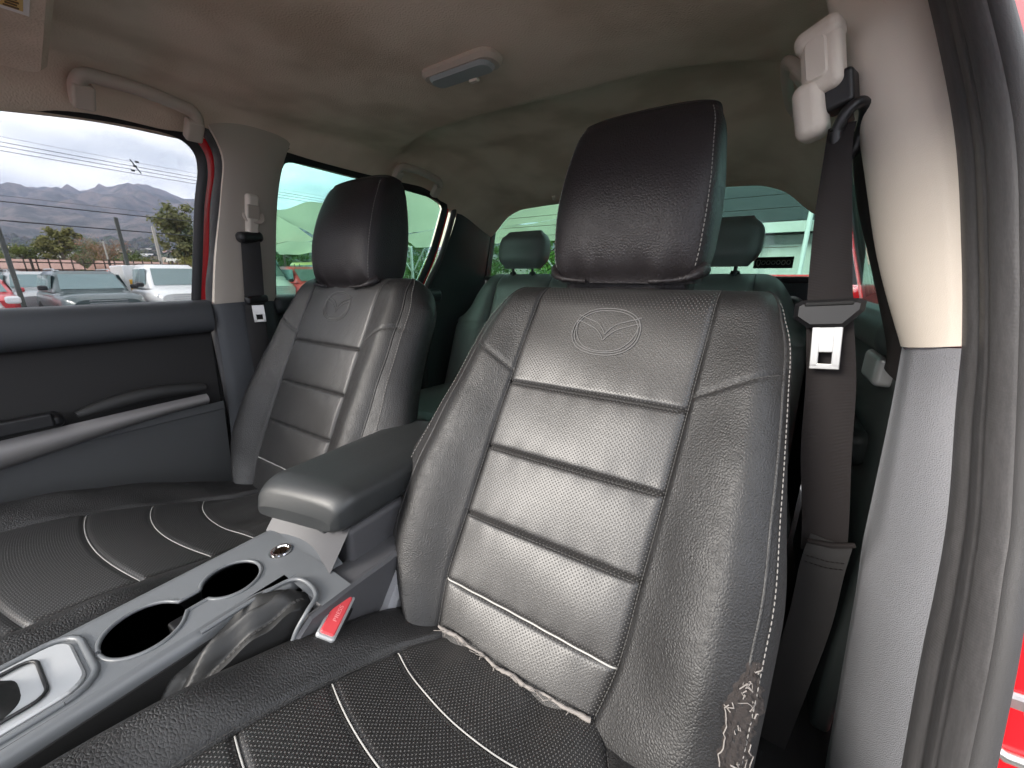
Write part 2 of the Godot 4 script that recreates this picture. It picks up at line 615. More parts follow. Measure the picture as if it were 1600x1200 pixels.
func strip_mesh(left: Array, right: Array, bulge: float, hint: Vector3, nu := 12, us := 1.0, vs := 1.0, prof := 0.5) -> MB:
	# a skin between two curves, pushed out in the middle
	var a := smooth_curve(left, 6)
	var b := smooth_curve(right, 6)
	var P := []
	for i in a.size():
		var row := PackedVector3Array()
		for k in nu + 1:
			var t := float(k) / nu
			var p: Vector3 = a[i].lerp(b[i], t)
			p += (p - hint).normalized() * bulge * pow(sin(PI * t), prof)
			row.append(p)
		P.append(row)
	var mb := MB.new()
	mb.rows(P, hint, us, vs)
	return mb

func build_cab() -> void:
	var truck := thing("pickup_truck", "red pickup truck whose cab interior fills the picture, beige roof lining and grey trim", "pickup truck")
	# roof lining
	var mb := MB.new()
	mb.grid(90, 130, func(u, v): return Vector3(lerpf(-0.66, 0.66, u), head_y(lerpf(-0.66, 0.66, u), lerpf(0.11, -1.655, v)), lerpf(0.11, -1.655, v)), Vector3(0, 3, -0.6))
	var hl := obj("roof_lining", mb, M.headliner, truck, "stained beige fabric roof lining")
	mb = MB.new()
	mb.box(Vector3(1.4, 0.04, 1.85), 0.02, at(Vector3(0, 2.0, -0.80)))
	for s in [-1.0, 1.0]:
		mb.box(Vector3(0.06, 0.1, 1.85), 0.02, at(Vector3(s * 0.69, 1.945, -0.80)))
	obj("roof", mb, M.red_paint, truck)
	mb = MB.new()
	mb.box(Vector3(1.56, 0.06, 3.0), 0.01, at(Vector3(0, 0.69, -0.3)))
	obj("cab_floor", mb, M.carpet, truck)
	# dashboard, scuttle and windscreen ahead of the seats
	mb = MB.new()
	mb.box(Vector3(1.46, 0.34, 0.4), 0.08, at(Vector3(0, 1.2, 0.95)), 3)
	mb.box(Vector3(1.5, 0.5, 0.06), 0.02, at(Vector3(0, 0.95, 1.12)))
	obj("dashboard", mb, M.plastic, truck)
	mb = MB.new()
	mb.box(Vector3(1.7, 0.08, 1.1), 0.03, at(Vector3(0, 1.26, 1.75), Vector3(0.06, 0, 0)))
	obj("bonnet", mb, M.red_paint, truck)
	for s in [-1.0, 1.0]:
		mb = MB.new()
		mb.tube([Vector3(s * 0.68, 1.95, 0.05), Vector3(s * 0.70, 1.78, 0.42), Vector3(s * 0.74, 1.5, 0.92), Vector3(s * 0.76, 1.3, 1.2)], 0.04, 10)
		obj("windscreen_pillar", mb, M.beige_dim, truck)
	for s in [-1.0, 1.0]:
		mb = MB.new()
		mb.box(Vector3(0.05, 0.86, 1.9 if s < 0 else 1.1), 0.02, at(Vector3(s * (0.81 if s < 0 else 0.87), 1.05, -0.75 if s < 0 else -1.15)))
		if s < 0: mb.box(Vector3(0.05, 0.86, 1.2), 0.02, at(Vector3(s * 0.81, 1.05, 0.6)))
		obj("body_side", mb, M.red_paint, truck)
	# ---- passenger side, front door
	var fw := curve2([Vector2(-0.418, 1.478), Vector2(-0.434, 1.6), Vector2(-0.449, 1.718), Vector2(-0.463, 1.795), Vector2(-0.455, 1.836), Vector2(-0.419, 1.858), Vector2(-0.343, 1.858), Vector2(-0.251, 1.85), Vector2(-0.173, 1.84), Vector2(0.0, 1.81), Vector2(0.25, 1.745), Vector2(0.5, 1.64), Vector2(0.72, 1.5)])
	var door := Node3D.new()
	door.name = "front_door"
	truck.add_child(door)
	window_ring(door, "window_channel", fw, -0.004, 0.014, -0.002, 0.008, M.black, -1.0)
	window_ring(door, "painted_door_frame", fw, 0.016, 0.05, 0.0, 0.0, M.red_paint, -1.0)
	pane(fw, 0.004, M.glass_clear, door, "window_glass", -1.0, 0.012)
	build_door_trim(door)
	mb = MB.new()
	mb.box(Vector3(0.05, 0.72, 0.03), 0.005, at(Vector3(-0.755, 1.115, -0.447)))
	obj("rear_edge", mb, M.black_matt, door)
	# body seal round the door opening
	var sealp := []
	for c in curve2([Vector2(-0.448, 0.8), Vector2(-0.452, 1.2), Vector2(-0.455, 1.478), Vector2(-0.473, 1.6), Vector2(-0.487, 1.718), Vector2(-0.503, 1.795), Vector2(-0.497, 1.85), Vector2(-0.46, 1.885), Vector2(-0.36, 1.892), Vector2(-0.1, 1.87), Vector2(0.3, 1.8)]):
		sealp.append(Vector3(-(side_x(c.y) - 0.012), c.y, c.x))
	mb = MB.new()
	mb.tube(sealp, 0.013, 12)
	obj("door_seal", mb, M.rubber_worn, truck)
	# pillar between the doors, passenger side
	var bf := [Vector3(-0.70, 1.475, -0.452), Vector3(-0.672, 1.6, -0.468), Vector3(-0.637, 1.75, -0.494), Vector3(-0.615, 1.83, -0.502), Vector3(-0.6, 1.9, -0.47)]
	var br := [Vector3(-0.703, 1.475, -0.612), Vector3(-0.675, 1.6, -0.618), Vector3(-0.64, 1.75, -0.63), Vector3(-0.615, 1.835, -0.645), Vector3(-0.60, 1.9, -0.67)]
	mb = strip_mesh(bf, br, 0.016, Vector3(-2.0, 1.7, -0.55), 16, 1, 1, 0.7)
	# turn the front edge outwards, to the seal
	var bo := []
	for p in bf: bo.append(p + Vector3(-0.035, 0, 0.004))
	var m2 := strip_mesh(bo, bf, 0.0, Vector3(-2.0, 1.7, -0.6), 3)
	obj("pillar_trim_edge", m2, M.beige, truck)
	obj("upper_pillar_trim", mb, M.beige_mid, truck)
	mb = MB.new()
	mb.prism(rrect(0.055, 0.13, 0.018), 0.006, at(Vector3(-0.646, 1.745, -0.558), Vector3(0, PI / 2, 0)) * at(Vector3.ZERO, Vector3(-0.24, 0, 0)), 0.002)
	obj("height_adjuster_slot", mb, M.beige_dim, truck)
	bf = [Vector3(-0.712, 0.74, -0.40), Vector3(-0.708, 1.0, -0.42), Vector3(-0.7, 1.25, -0.44), Vector3(-0.698, 1.474, -0.447)]
	br = [Vector3(-0.70, 0.74, -0.56), Vector3(-0.698, 1.0, -0.58), Vector3(-0.698, 1.25, -0.605), Vector3(-0.703, 1.474, -0.612)]
	obj("lower_pillar_trim", strip_mesh(bf, br, 0.022, Vector3(-2.0, 1.2, -0.5), 16, 1, 1, 0.5), M.door_grey, truck)
	# ---- passenger side, rear door
	var rw := curve2([Vector2(-0.628, 1.484), Vector2(-0.63, 1.6), Vector2(-0.641, 1.78), Vector2(-0.655, 1.835), Vector2(-0.694, 1.861), Vector2(-0.88, 1.861), Vector2(-1.127, 1.856), Vector2(-1.265, 1.848), Vector2(-1.308, 1.825), Vector2(-1.308, 1.79), Vector2(-1.267, 1.629), Vector2(-1.2, 1.484)])
	var rdoor := Node3D.new()
	rdoor.name = "rear_door"
	truck.add_child(rdoor)
	window_ring(rdoor, "window_channel", rw, -0.004, 0.02, 0.0, 0.012, M.black, -1.0)
	window_ring(rdoor, "painted_door_frame", rw, 0.022, 0.042, 0.0, 0.0, M.red_paint, -1.0)
	pane(rw, 0.004, M.glass_green, rdoor, "window_glass", -1.0, 0.012)
	mb = MB.new()
	mb.box(Vector3(0.075, 0.06, 0.74), 0.025, at(Vector3(-0.725, 1.462, -0.97)), 3)
	mb.box(Vector3(0.03, 0.74, 0.76), 0.01, at(Vector3(-0.745, 1.1, -0.97)))
	mb.box(Vector3(0.07, 0.05, 0.5), 0.02, at(Vector3(-0.705, 1.2, -0.95)), 3)
	obj("door_trim", mb, M.rear_plastic, rdoor)
	sealp = []
	for c in curve2([Vector2(-1.22, 0.9), Vector2(-1.235, 1.3), Vector2(-1.262, 1.484), Vector2(-1.33, 1.629), Vector2(-1.372, 1.79), Vector2(-1.368, 1.85), Vector2(-1.31, 1.885), Vector2(-1.1, 1.9), Vector2(-0.8, 1.9), Vector2(-0.66, 1.89)]):
		sealp.append(Vector3(-(side_x(c.y) - 0.01), c.y, c.x))
	mb = MB.new()
	mb.tube(sealp, 0.012, 10)
	obj("door_seal", mb, M.rubber, truck)
	# rear quarter trim
	bf = [Vector3(-0.72, 0.74, -1.23), Vector3(-0.72, 1.3, -1.25), Vector3(-0.718, 1.484, -1.275), Vector3(-0.68, 1.64, -1.345), Vector3(-0.64, 1.8, -1.39), Vector3(-0.61, 1.9, -1.39)]
	br = [Vector3(-0.70, 0.74, -1.66), Vector3(-0.70, 1.3, -1.66), Vector3(-0.695, 1.484, -1.66), Vector3(-0.668, 1.64, -1.66), Vector3(-0.635, 1.8, -1.66), Vector3(-0.60, 1.88, -1.66)]
	obj("rear_pillar_trim", strip_mesh(bf, br, 0.02, Vector3(-2.0, 1.4, -1.5), 12), M.rear_plastic, truck)
	# ---- rear bulkhead and window
	var gc := curve2([Vector2(-0.69, 1.535), Vector2(-0.685, 1.56), Vector2(-0.664, 1.69), Vector2(-0.64, 1.795), Vector2(-0.61, 1.825), Vector2(-0.52, 1.84), Vector2(-0.47, 1.858), Vector2(-0.255, 1.866), Vector2(0.0, 1.87), Vector2(0.255, 1.866), Vector2(0.47, 1.858), Vector2(0.52, 1.84), Vector2(0.61, 1.825), Vector2(0.64, 1.795), Vector2(0.664, 1.69), Vector2(0.685, 1.56), Vector2(0.69, 1.535)], 4)
	var rear := Node3D.new()
	rear.name = "rear_window"
	truck.add_child(rear)
	mb = MB.new()
	var t := Geometry2D.triangulate_polygon(PackedVector2Array(gc))
	for s in [0.0, 0.005]:
		for k in range(0, t.size(), 3):
			mb.flat(Vector3(gc[t[k]].x, gc[t[k]].y, -1.668 - s), Vector3(gc[t[k + 1]].x, gc[t[k + 1]].y, -1.668 - s), Vector3(gc[t[k + 2]].x, gc[t[k + 2]].y, -1.668 - s), Vector3(0, 0, 1 if s == 0.0 else -1))
	for i in gc.size():
		var a: Vector2 = gc[i]
		var b: Vector2 = gc[(i + 1) % gc.size()]
		mb.quad(Vector3(a.x, a.y, -1.668), Vector3(b.x, b.y, -1.668), Vector3(b.x, b.y, -1.673), Vector3(a.x, a.y, -1.673))
	obj("window_glass", mb, M.glass_rear, rear)
	var ring := []
	for c in gc: ring.append(Vector3(c.x, c.y, -1.655))
	ring.append(ring[0])
	mb = MB.new()
	mb.tube(ring, 0.011, 8)
	obj("window_seal", mb, M.rubber, rear)
	for k in 6:
		mb = MB.new()
		var y := 1.6 + k * 0.042
		mb.tube([Vector3(-0.61, y, -1.666), Vector3(0.61, y, -1.666)], 0.0009, 5)
		obj("heater_wire", mb, M.defrost, rear)
	mb = MB.new()
	mb.box(Vector3(0.115, 0.038, 0.001), 0.0004, at(Vector3(0.548, 1.592, -1.6665)), 1)
	var st := obj("dark_sticker", mb, M.black_matt, rear, "dark sticker with pale worn lettering on the rear glass")
	mb = MB.new()
	rng.seed = 5
	for k in 7:
		var x := 0.505 + k * 0.0145
		var pts := []
		for j in 9:
			var g := TAU * j / 8.0
			pts.append(Vector3(x + cos(g) * 0.0055, 1.592 + sin(g) * (0.011 if k == 0 else 0.007) * rng.randf_range(0.7, 1.2), -1.6655))
		mb.tube(pts, 0.0012, 5)
	obj("sticker_lettering", mb, mat(0.3, 0.3, 0.26, 0.6), rear)
	mb = MB.new()
	mb.box(Vector3(1.5, 0.84, 0.05), 0.01, at(Vector3(0, 1.11, -1.70)))
	obj("rear_bulkhead", mb, M.rear_plastic, truck)
	for s in [-1.0, 1.0]:
		mb = MB.new()
		mb.prism(PackedVector2Array([Vector2(s * 0.69, 1.52), Vector2(s * 0.64, 1.795), Vector2(s * 0.61, 1.825), Vector2(s * 0.61, 1.99), Vector2(s * 0.75, 1.99), Vector2(s * 0.8, 1.52)]), 0.03, at(Vector3(0, 0, -1.685)))
		obj("rear_corner", mb, M.rear_plastic, truck)
	mb = MB.new()
	mb.box(Vector3(1.3, 0.13, 0.03), 0.005, at(Vector3(0, 1.938, -1.685)))
	obj("rear_header", mb, M.rear_plastic, truck)
	# load bed behind the glass
	for s in [-1.0, 1.0]:
		mb = MB.new()
		mb.box(Vector3(0.09, 0.6, 1.55), 0.03, at(Vector3(s * 0.84, 1.22, -2.55)), 3)
		obj("bed_side", mb, M.red_paint, truck)
	mb = MB.new()
	mb.box(Vector3(1.7, 0.62, 0.07), 0.025, at(Vector3(0, 1.245, -3.33)), 3)
	obj("tailgate", mb, M.red_paint, truck)
	mb = MB.new()
	mb.box(Vector3(1.62, 0.04, 1.55), 0.01, at(Vector3(0, 0.95, -2.55)))
	obj("bed_floor", mb, M.black_matt, truck)
	# ---- driver side: rear door, pillar, seals
	var rwd := []
	for c in rw: rwd.append(Vector2(c.x - 0.11, c.y))
	var ddoor := Node3D.new()
	ddoor.name = "rear_door_001"
	truck.add_child(ddoor)
	window_ring(ddoor, "window_channel", rwd, -0.004, 0.03, 0.0, 0.012, M.black, 1.0)
	window_ring(ddoor, "painted_door_frame", rwd, 0.032, 0.075, 0.0, 0.0, M.red_paint, 1.0)
	pane(rwd, 0.004, M.glass_green, ddoor, "window_glass", 1.0, 0.012)
	mb = MB.new()
	mb.box(Vector3(0.075, 0.06, 0.6), 0.025, at(Vector3(0.725, 1.462, -1.05)), 3)
	mb.box(Vector3(0.03, 0.74, 0.62), 0.01, at(Vector3(0.745, 1.1, -1.05)))
	mb.box(Vector3(0.06, 0.07, 0.4), 0.025, at(Vector3(0.71, 1.25, -1.05)), 3)
	obj("door_trim", mb, M.rear_plastic, ddoor)
	mb = MB.new()
	mb.box(Vector3(0.03, 0.05, 0.1), 0.01, at(Vector3(0.722, 1.40, -0.87)))
	obj("inner_handle", mb, M.bezel, ddoor)
	bf = [Vector3(0.72, 0.74, -1.37), Vector3(0.72, 1.3, -1.37), Vector3(0.718, 1.484, -1.385), Vector3(0.68, 1.64, -1.44), Vector3(0.64, 1.8, -1.48), Vector3(0.61, 1.9, -1.48)]
	br = []
	for p in [Vector3(-0.70, 0.74, -1.66), Vector3(-0.70, 1.3, -1.66), Vector3(-0.695, 1.484, -1.66), Vector3(-0.668, 1.64, -1.66), Vector3(-0.635, 1.8, -1.66), Vector3(-0.60, 1.88, -1.66)]:
		br.append(Vector3(-p.x, p.y, p.z))
	obj("rear_pillar_trim", strip_mesh(bf, br, 0.02, Vector3(2.0, 1.4, -1.5), 12), M.rear_plastic, truck)
	# the driver's door stands open, ahead of the camera's shoulder
	var dd := Node3D.new()
	dd.name = "front_door_001"
	truck.add_child(dd)
	dd.position = Vector3(0.83, 0.62, 0.62)
	dd.rotation.y = -1.05
	mb = MB.new()
	mb.box(Vector3(0.09, 0.84, 1.05), 0.03, at(Vector3(0.0, 0.42, -0.53)), 2)
	obj("door_trim", mb, M.plastic, dd)
	mb = MB.new()
	mb.box(Vector3(0.02, 0.8, 1.05), 0.008, at(Vector3(0.062, 0.42, -0.53)), 2)
	obj("door_skin", mb, M.red_paint, dd)
	mb = MB.new()
	mb.tube([Vector3(0, 0.84, -1.02), Vector3(-0.06, 1.1, -1.06), Vector3(-0.11, 1.25, -1.04), Vector3(-0.11, 1.28, -0.8), Vector3(-0.08, 1.22, -0.5), Vector3(0, 0.86, 0.0)], 0.03, 8)
	obj("window_frame", mb, M.black, dd)
	# upper pillar trim, driver side
	var l := [Vector3(0.55, 1.935, -0.76), Vector3(0.5505, 1.895, -0.74), Vector3(0.605, 1.723, -0.68), Vector3(0.6495, 1.572, -0.66), Vector3(0.691, 1.467, -0.65)]
	var r := [Vector3(0.627, 1.89, -0.715), Vector3(0.643, 1.84, -0.684), Vector3(0.673, 1.69, -0.602), Vector3(0.697, 1.568, -0.573), Vector3(0.7145, 1.4815, -0.567)]
	var hint := Vector3(1.6, 1.6, -1.3)
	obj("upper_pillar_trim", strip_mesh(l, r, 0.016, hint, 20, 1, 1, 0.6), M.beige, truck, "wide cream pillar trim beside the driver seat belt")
	var back := []
	for p in l: back.append(p + Vector3(0.11, 0, -0.05))
	obj("pillar_trim_edge", strip_mesh(back, l, 0.0, Vector3(1.6, 1.6, 0.4), 4), M.beige_dim, truck)
	# lower pillar trim
	l = [Vector3(0.691, 1.472, -0.652), Vector3(0.698, 1.382, -0.655), Vector3(0.703, 1.27, -0.652), Vector3(0.706, 1.19, -0.648), Vector3(0.712, 1.12, -0.645), Vector3(0.722, 1.014, -0.655), Vector3(0.745, 0.72, -0.66)]
	r = [Vector3(0.715, 1.479, -0.567), Vector3(0.726, 1.414, -0.571), Vector3(0.735, 1.33, -0.552), Vector3(0.737, 1.278, -0.535), Vector3(0.738, 1.22, -0.52), Vector3(0.738, 1.13, -0.495), Vector3(0.738, 0.85, -0.40)]
	mb = lower_trim(l, r, hint)
	obj("lower_pillar_trim", mb, M.plastic_light, truck, "grey grained lower pillar trim")
	back = []
	for p in l: back.append(p + Vector3(0.10, 0, -0.06))
	obj("lower_trim_edge", strip_mesh(back, l, 0.0, Vector3(1.6, 1.3, 0.4), 4), M.console_side, truck)
	# the wide door seal
	var sl := [Vector3(0.627, 1.90, -0.712), Vector3(0.643, 1.84, -0.684), Vector3(0.673, 1.69, -0.602), Vector3(0.697, 1.568, -0.573), Vector3(0.715, 1.479, -0.567), Vector3(0.726, 1.414, -0.571), Vector3(0.735, 1.33, -0.552), Vector3(0.737, 1.278, -0.535), Vector3(0.738, 1.22, -0.52), Vector3(0.738, 1.13, -0.495), Vector3(0.738, 0.85, -0.40)]
	var sr := [Vector3(0.65, 1.90, -0.66), Vector3(0.6633, 1.815, -0.60), Vector3(0.6915, 1.673, -0.527), Vector3(0.714, 1.557, -0.503), Vector3(0.7305, 1.476, -0.498), Vector3(0.742, 1.415, -0.494), Vector3(0.7515, 1.335, -0.475), Vector3(0.7515, 1.29, -0.457), Vector3(0.7515, 1.235, -0.436), Vector3(0.7515, 1.138, -0.408), Vector3(0.7515, 0.86, -0.33)]
	obj("door_seal_flap", seal_flap(sl, sr, hint), M.rubber_worn, truck, "wide worn grey rubber door seal")
	var bulb := []
	for p in smooth_curve(sr, 6): bulb.append(p + Vector3(0.006, 0.0, -0.005))
	mb = MB.new()
	mb.tube(bulb, 0.0088, 14)
	obj("door_seal_bulb", mb, M.rubber, truck)
	# outer skin of the pillar and the latch plate
	mb = MB.new()
	var pl := []
	var pr := []
	for p in sr:
		pl.append(p + Vector3(0.0, 0, -0.06))
		pr.append(p + Vector3(0.14, 0.0, -0.085))
	mb = strip_mesh(pl, pr, 0.0, Vector3(0.8, 1.4, -2.0), 8)
	obj("painted_pillar", mb, M.red_paint, truck, "bright red painted door pillar")
	var latch := Node3D.new()
	latch.name = "door_striker"
	truck.add_child(latch)
	var xf := at(Vector3(0.812, 1.135, -0.492), Vector3(0.25, 0.12, -0.06))
	mb = MB.new()
	mb.prism(rrect(0.075, 0.074, 0.014), 0.008, xf, 0.0025)
	obj("striker_plate", mb, M.worn_steel, latch)
	mb = MB.new()
	mb.tube([xf * Vector3(-0.03, -0.016, 0.004), xf * Vector3(-0.03, -0.016, 0.022), xf * Vector3(-0.02, -0.016, 0.03), xf * Vector3(0.02, -0.016, 0.03), xf * Vector3(0.03, -0.016, 0.022), xf * Vector3(0.03, -0.016, 0.004)], 0.0055, 10)
	obj("striker_loop", mb, M.steel, latch)
	for yy in [0.02, -0.004]:
		mb = MB.new()
		mb.lathe([Vector2(0, 0.0075), Vector2(0.005, 0.0075), Vector2(0.0052, 0.0095), Vector2(0.0095, 0.0085), Vector2(0.0115, 0.005), Vector2(0.0115, 0.002)], xf * at(Vector3(0.0, yy, 0), Vector3(PI / 2, 0, 0)), 20)
		obj("bolt", mb, M.worn_steel, latch)

func seal_flap(l: Array, r: Array, hint: Vector3) -> MB:
	var a := smooth_curve(l, 6)
	var b := smooth_curve(r, 6)
	var P := []
	for i in a.size():
		var row := PackedVector3Array()
		for k in 33:
			var t := k / 32.0
			var p: Vector3 = a[i].lerp(b[i], t)
			var out := (p - hint).normalized()
			p += out * (0.004 * sin(PI * clampf(t / 0.36, 0, 1)) + 0.010 * pow(sin(PI * clampf((t - 0.34) / 0.66, 0, 1)), 0.7) - 0.002 * exp(-pow((t - 0.62) / 0.02, 2.0)))
			row.append(p)
		P.append(row)
	var mb := MB.new()
	mb.rows(P, hint, 1.0, 1.2)
	return mb

func lower_trim(l: Array, r: Array, hint: Vector3) -> MB:
	var a := smooth_curve(l, 6)
	var b := smooth_curve(r, 6)
	var P := []
	for i in a.size():
		var row := PackedVector3Array()
		for k in 25:
			var t := k / 24.0
			var p: Vector3 = a[i].lerp(b[i], t)
			var out := (p - hint).normalized()
			# a flat return, then a rounded shoulder that widens towards the floor
			var sh := lerpf(0.42, 0.2, smoothstep(1.24, 1.16, p.y))
			p += out * (0.011 * smoothstep(0.0, sh, t) * (1.0 - pow(t, 5.0)) * smoothstep(0.0, 0.1, t) + 0.004 * smoothstep(1.26, 1.15, p.y) * sin(PI * t))
			row.append(p)
		P.append(row)
	var mb := MB.new()
	mb.rows(P, hint)
	return mb

func extrude_z(prof: Array, z0: float, z1: float, nz := 20, taper = null) -> MB:
	# a moulding along the door: prof holds (x, y)
	var P := []
	for j in nz + 1:
		var z := lerpf(z0, z1, float(j) / nz)
		var row := PackedVector3Array()
		for p in prof:
			var q := Vector3(p.x, p.y, z)
			if taper != null: q = taper.call(q)
			row.append(q)
		P.append(row)
	var mb := MB.new()
	mb.rows(P, Vector3(-2.0, 1.3, (z0 + z1) / 2))
	return mb

func build_door_trim(door: Node3D) -> void:
	var z0 := -0.442
	var z1 := 0.75
	# the rear edge of the door slopes a little
	var tp := func(q: Vector3) -> Vector3:
		var e := smoothstep(-0.36, -0.442, q.z)
		q.z += e * (1.48 - q.y) * 0.06
		return q
	var c := curve2([Vector2(-0.752, 1.47), Vector2(-0.745, 1.482), Vector2(-0.725, 1.487), Vector2(-0.703, 1.483), Vector2(-0.69, 1.468), Vector2(-0.685, 1.445), Vector2(-0.686, 1.425), Vector2(-0.692, 1.412), Vector2(-0.702, 1.404)], 4)
	obj("belt_pad", extrude_z(c, z0, z1, 24, tp), M.door_grey, door)
	c = curve2([Vector2(-0.702, 1.405), Vector2(-0.716, 1.398), Vector2(-0.719, 1.37), Vector2(-0.719, 1.3), Vector2(-0.719, 1.2)], 4)
	obj("upper_panel", extrude_z(c, z0, z1, 24, tp), M.dark_panel, door)
	c = curve2([Vector2(-0.70, 1.21), Vector2(-0.697, 1.19), Vector2(-0.70, 1.17), Vector2(-0.706, 1.0), Vector2(-0.71, 0.75)], 4)
	obj("lower_panel", extrude_z(c, z0, z1, 24, tp), M.door_low, door)
	# bright strip that narrows to the rear and sweeps up
	var P := []
	for j in 41:
		var z := lerpf(-0.385, 0.75, pow(j / 40.0, 1.3))
		var k := smoothstep(-0.385, 0.12, z)
		var top := 1.238 - 0.0 * k
		var bot := 1.232 - lerpf(0.02, 0.07, k)
		top = 1.245 - 0.01 * k
		var row := PackedVector3Array()
		for i in 9:
			var t := i / 8.0
			row.append(Vector3(-0.70 + (0.032 * pow(sin(PI * (0.15 + 0.85 * t)), 0.6)), lerpf(top, bot, t), z))
		P.append(row)
	var mb := MB.new()
	mb.rows(P, Vector3(-2, 1.2, 0))
	obj("silver_strip", mb, M.silver, door)
	mb = MB.new()
	var pts := []
	var rad := []
	for j in 25:
		var t := j / 24.0
		var z := lerpf(-0.385, -0.15, t)
		pts.append(Vector3(-0.685, 1.262 + 0.014 * sin(t * PI) - 0.006 * t, z))
		rad.append(0.026 * pow(sin(PI * clampf(0.06 + 0.9 * t, 0, 1)), 0.35))
	mb.tube(pts, rad, 16, true, 0.62)
	obj("armrest", mb, M.soft_leather, door)
	mb = MB.new()
	mb.box(Vector3(0.05, 0.03, 0.6), 0.012, at(Vector3(-0.69, 1.256, 0.17)), 3)
	obj("switch_panel", mb, M.black, door)
	mb = MB.new()
	mb.box(Vector3(0.012, 0.03, 0.13), 0.005, at(Vector3(-0.664, 1.262, -0.05)))
	obj("pull_cup", mb, M.black, door)

# ---------------------------------------------------------------- seats (own axes: floor point under the hip, +z ahead)
const SEAT_Y := 0.80
const SEAT_Z := -0.30
const BL := 0.569
var BA := Vector3(0, 0.8606, -0.5093)
var BN := Vector3(0, 0.5093, 0.8606)
var BB := Vector3(0, 0.26, -0.015)
var head_off := Vector3.ZERO
var bulge_in := 0.055   # roundness of the side towards -x
var bulge_out := 0.05
const BREAKS := [-0.06, 0.11, 0.285, 0.47, 0.66, 1.0]
const BR := 0.055

func back_pt(x: float, d: float, v: float) -> Vector3:
	var v1 := 1.0 - BR / BL
	var xo := lerpf(-0.015, 0.013, clampf(v, 0, 1))
	var p: Vector3
	if v <= v1:
		p = BB + BA * (v * BL) + BN * (d + 0.006 * sin(PI * v))
	else:
		var th := (v - v1) / (1.0 - v1) * PI / 2.0
		var rho := BR + d + 0.006 * sin(PI * v)
		p = BB + BA * (v1 * BL) - BN * BR + BN * rho * cos(th) + BA * BR * sin(th)
	p.x = x + xo
	return p

func back_w(v: float, s := -1.0) -> float:
	if s > 0.0 and v < 0.28: return 0.246
	return ease_tab([[-0.1, 0.135], [-0.02, 0.168], [0.04, 0.2], [0.11, 0.228], [0.2, 0.243], [0.28, 0.246], [0.5, 0.238], [0.72, 0.226], [0.88, 0.212], [0.95, 0.197], [1.0, 0.178]], v)

func back_p(v: float) -> float:
	return ease_tab([[-0.1, 0.108], [0.0, 0.118], [0.1, 0.128], [0.3, 0.131], [1.0, 0.133]], v)

func back_crest(v: float) -> float:
	return ease_tab([[-0.1, 0.015], [0.0, 0.03], [0.1, 0.034], [0.2, 0.036], [0.46, 0.03], [0.69, 0.018], [0.87, 0.008], [1.0, 0.0]], v)

func back_d(x: float, v: float) -> float:
	var ax := absf(x)
	var P := back_p(v)
	var W := back_w(v, signf(x))
	var top := smoothstep(1.0, 0.93, v)
	if ax <= P:
		var lo := -0.06
		var hi := 1.0
		for k in 5:
			if v >= BREAKS[k] and v <= BREAKS[k + 1]:
				lo = BREAKS[k]; hi = BREAKS[k + 1]
		var t := (v - lo) / (hi - lo)
		var puff := 0.0045 * pow(maxf(0.0, sin(PI * clampf(t, 0, 1))), 0.5) * (1.0 - pow(ax / P, 4.0))
		var d := puff * (0.4 if hi > 0.99 else 1.0) + 0.0016 * sin(x * 24.0 + v * 9.0 + 0.5) * sin(v * 19.0 - x * 8.0 + 2.0)
		for k in range(1, 5):
			var g: float = (v - BREAKS[k]) * BL
			d -= (0.0025 if k == 1 else 0.0045) * exp(-pow(g / 0.0026, 2.0))
			# pulled folds that fan out of the seams
			d += 0.0022 * exp(-absf(g) / 0.014) * sin(x * 160.0 + k * 2.0) * 0.25
		d -= 0.004 * exp(-pow((P - ax) / 0.003, 2.0))
		return d * top
	var t2 := (ax - P) / (W - P)
	var B := back_crest(v)
	var d2 := B * pow(sin(minf(t2 / 0.8, 1.0) * PI / 2.0), 1.3)
	if t2 > 0.62:
		d2 -= (0.016 + B * 0.1) * pow((t2 - 0.62) / 0.38, 2.0)
	d2 -= 0.004 * exp(-pow((ax - P) / 0.003, 2.0))
	var sl := v - (0.69 + (ax - 0.13) * 0.85)
	d2 -= 0.0025 * exp(-pow(sl * BL / 0.003, 2.0))
	d2 += 0.0014 * sin(v * 23.0 + x * 31.0) * sin(v * 11.0 - x * 17.0) * smoothstep(0.0, 0.3, t2)
	return d2 * top

func front_pt(x: float, v: float, lift := 0.0) -> Vector3:
	return back_pt(x, back_d(x, v) + lift, v)

func side_pt(s: float, q: float, v: float) -> Vector3:
	var W := back_w(v, s)
	var dE := back_d(s * W * 0.999, v)
	var x := W + ((bulge_in if s < 0 else bulge_out) * lerpf(1.75, 1.0, smoothstep(0.25, 0.7, v)) * pow(sin(PI * minf(q * 1.05, 1.0)), 0.75) - 0.02 * q) * smoothstep(1.02, 0.86, v)
	return back_pt(s * x, lerpf(dE, -0.125, q), v)

func along_front(xa: float, va: float, xb: float, vb: float, m: int, lift: float) -> Array:
	var o := []
	for i in m + 1:
		var t := float(i) / m
		o.append(front_pt(lerpf(xa, xb, t), lerpf(va, vb, t), lift))
	return o

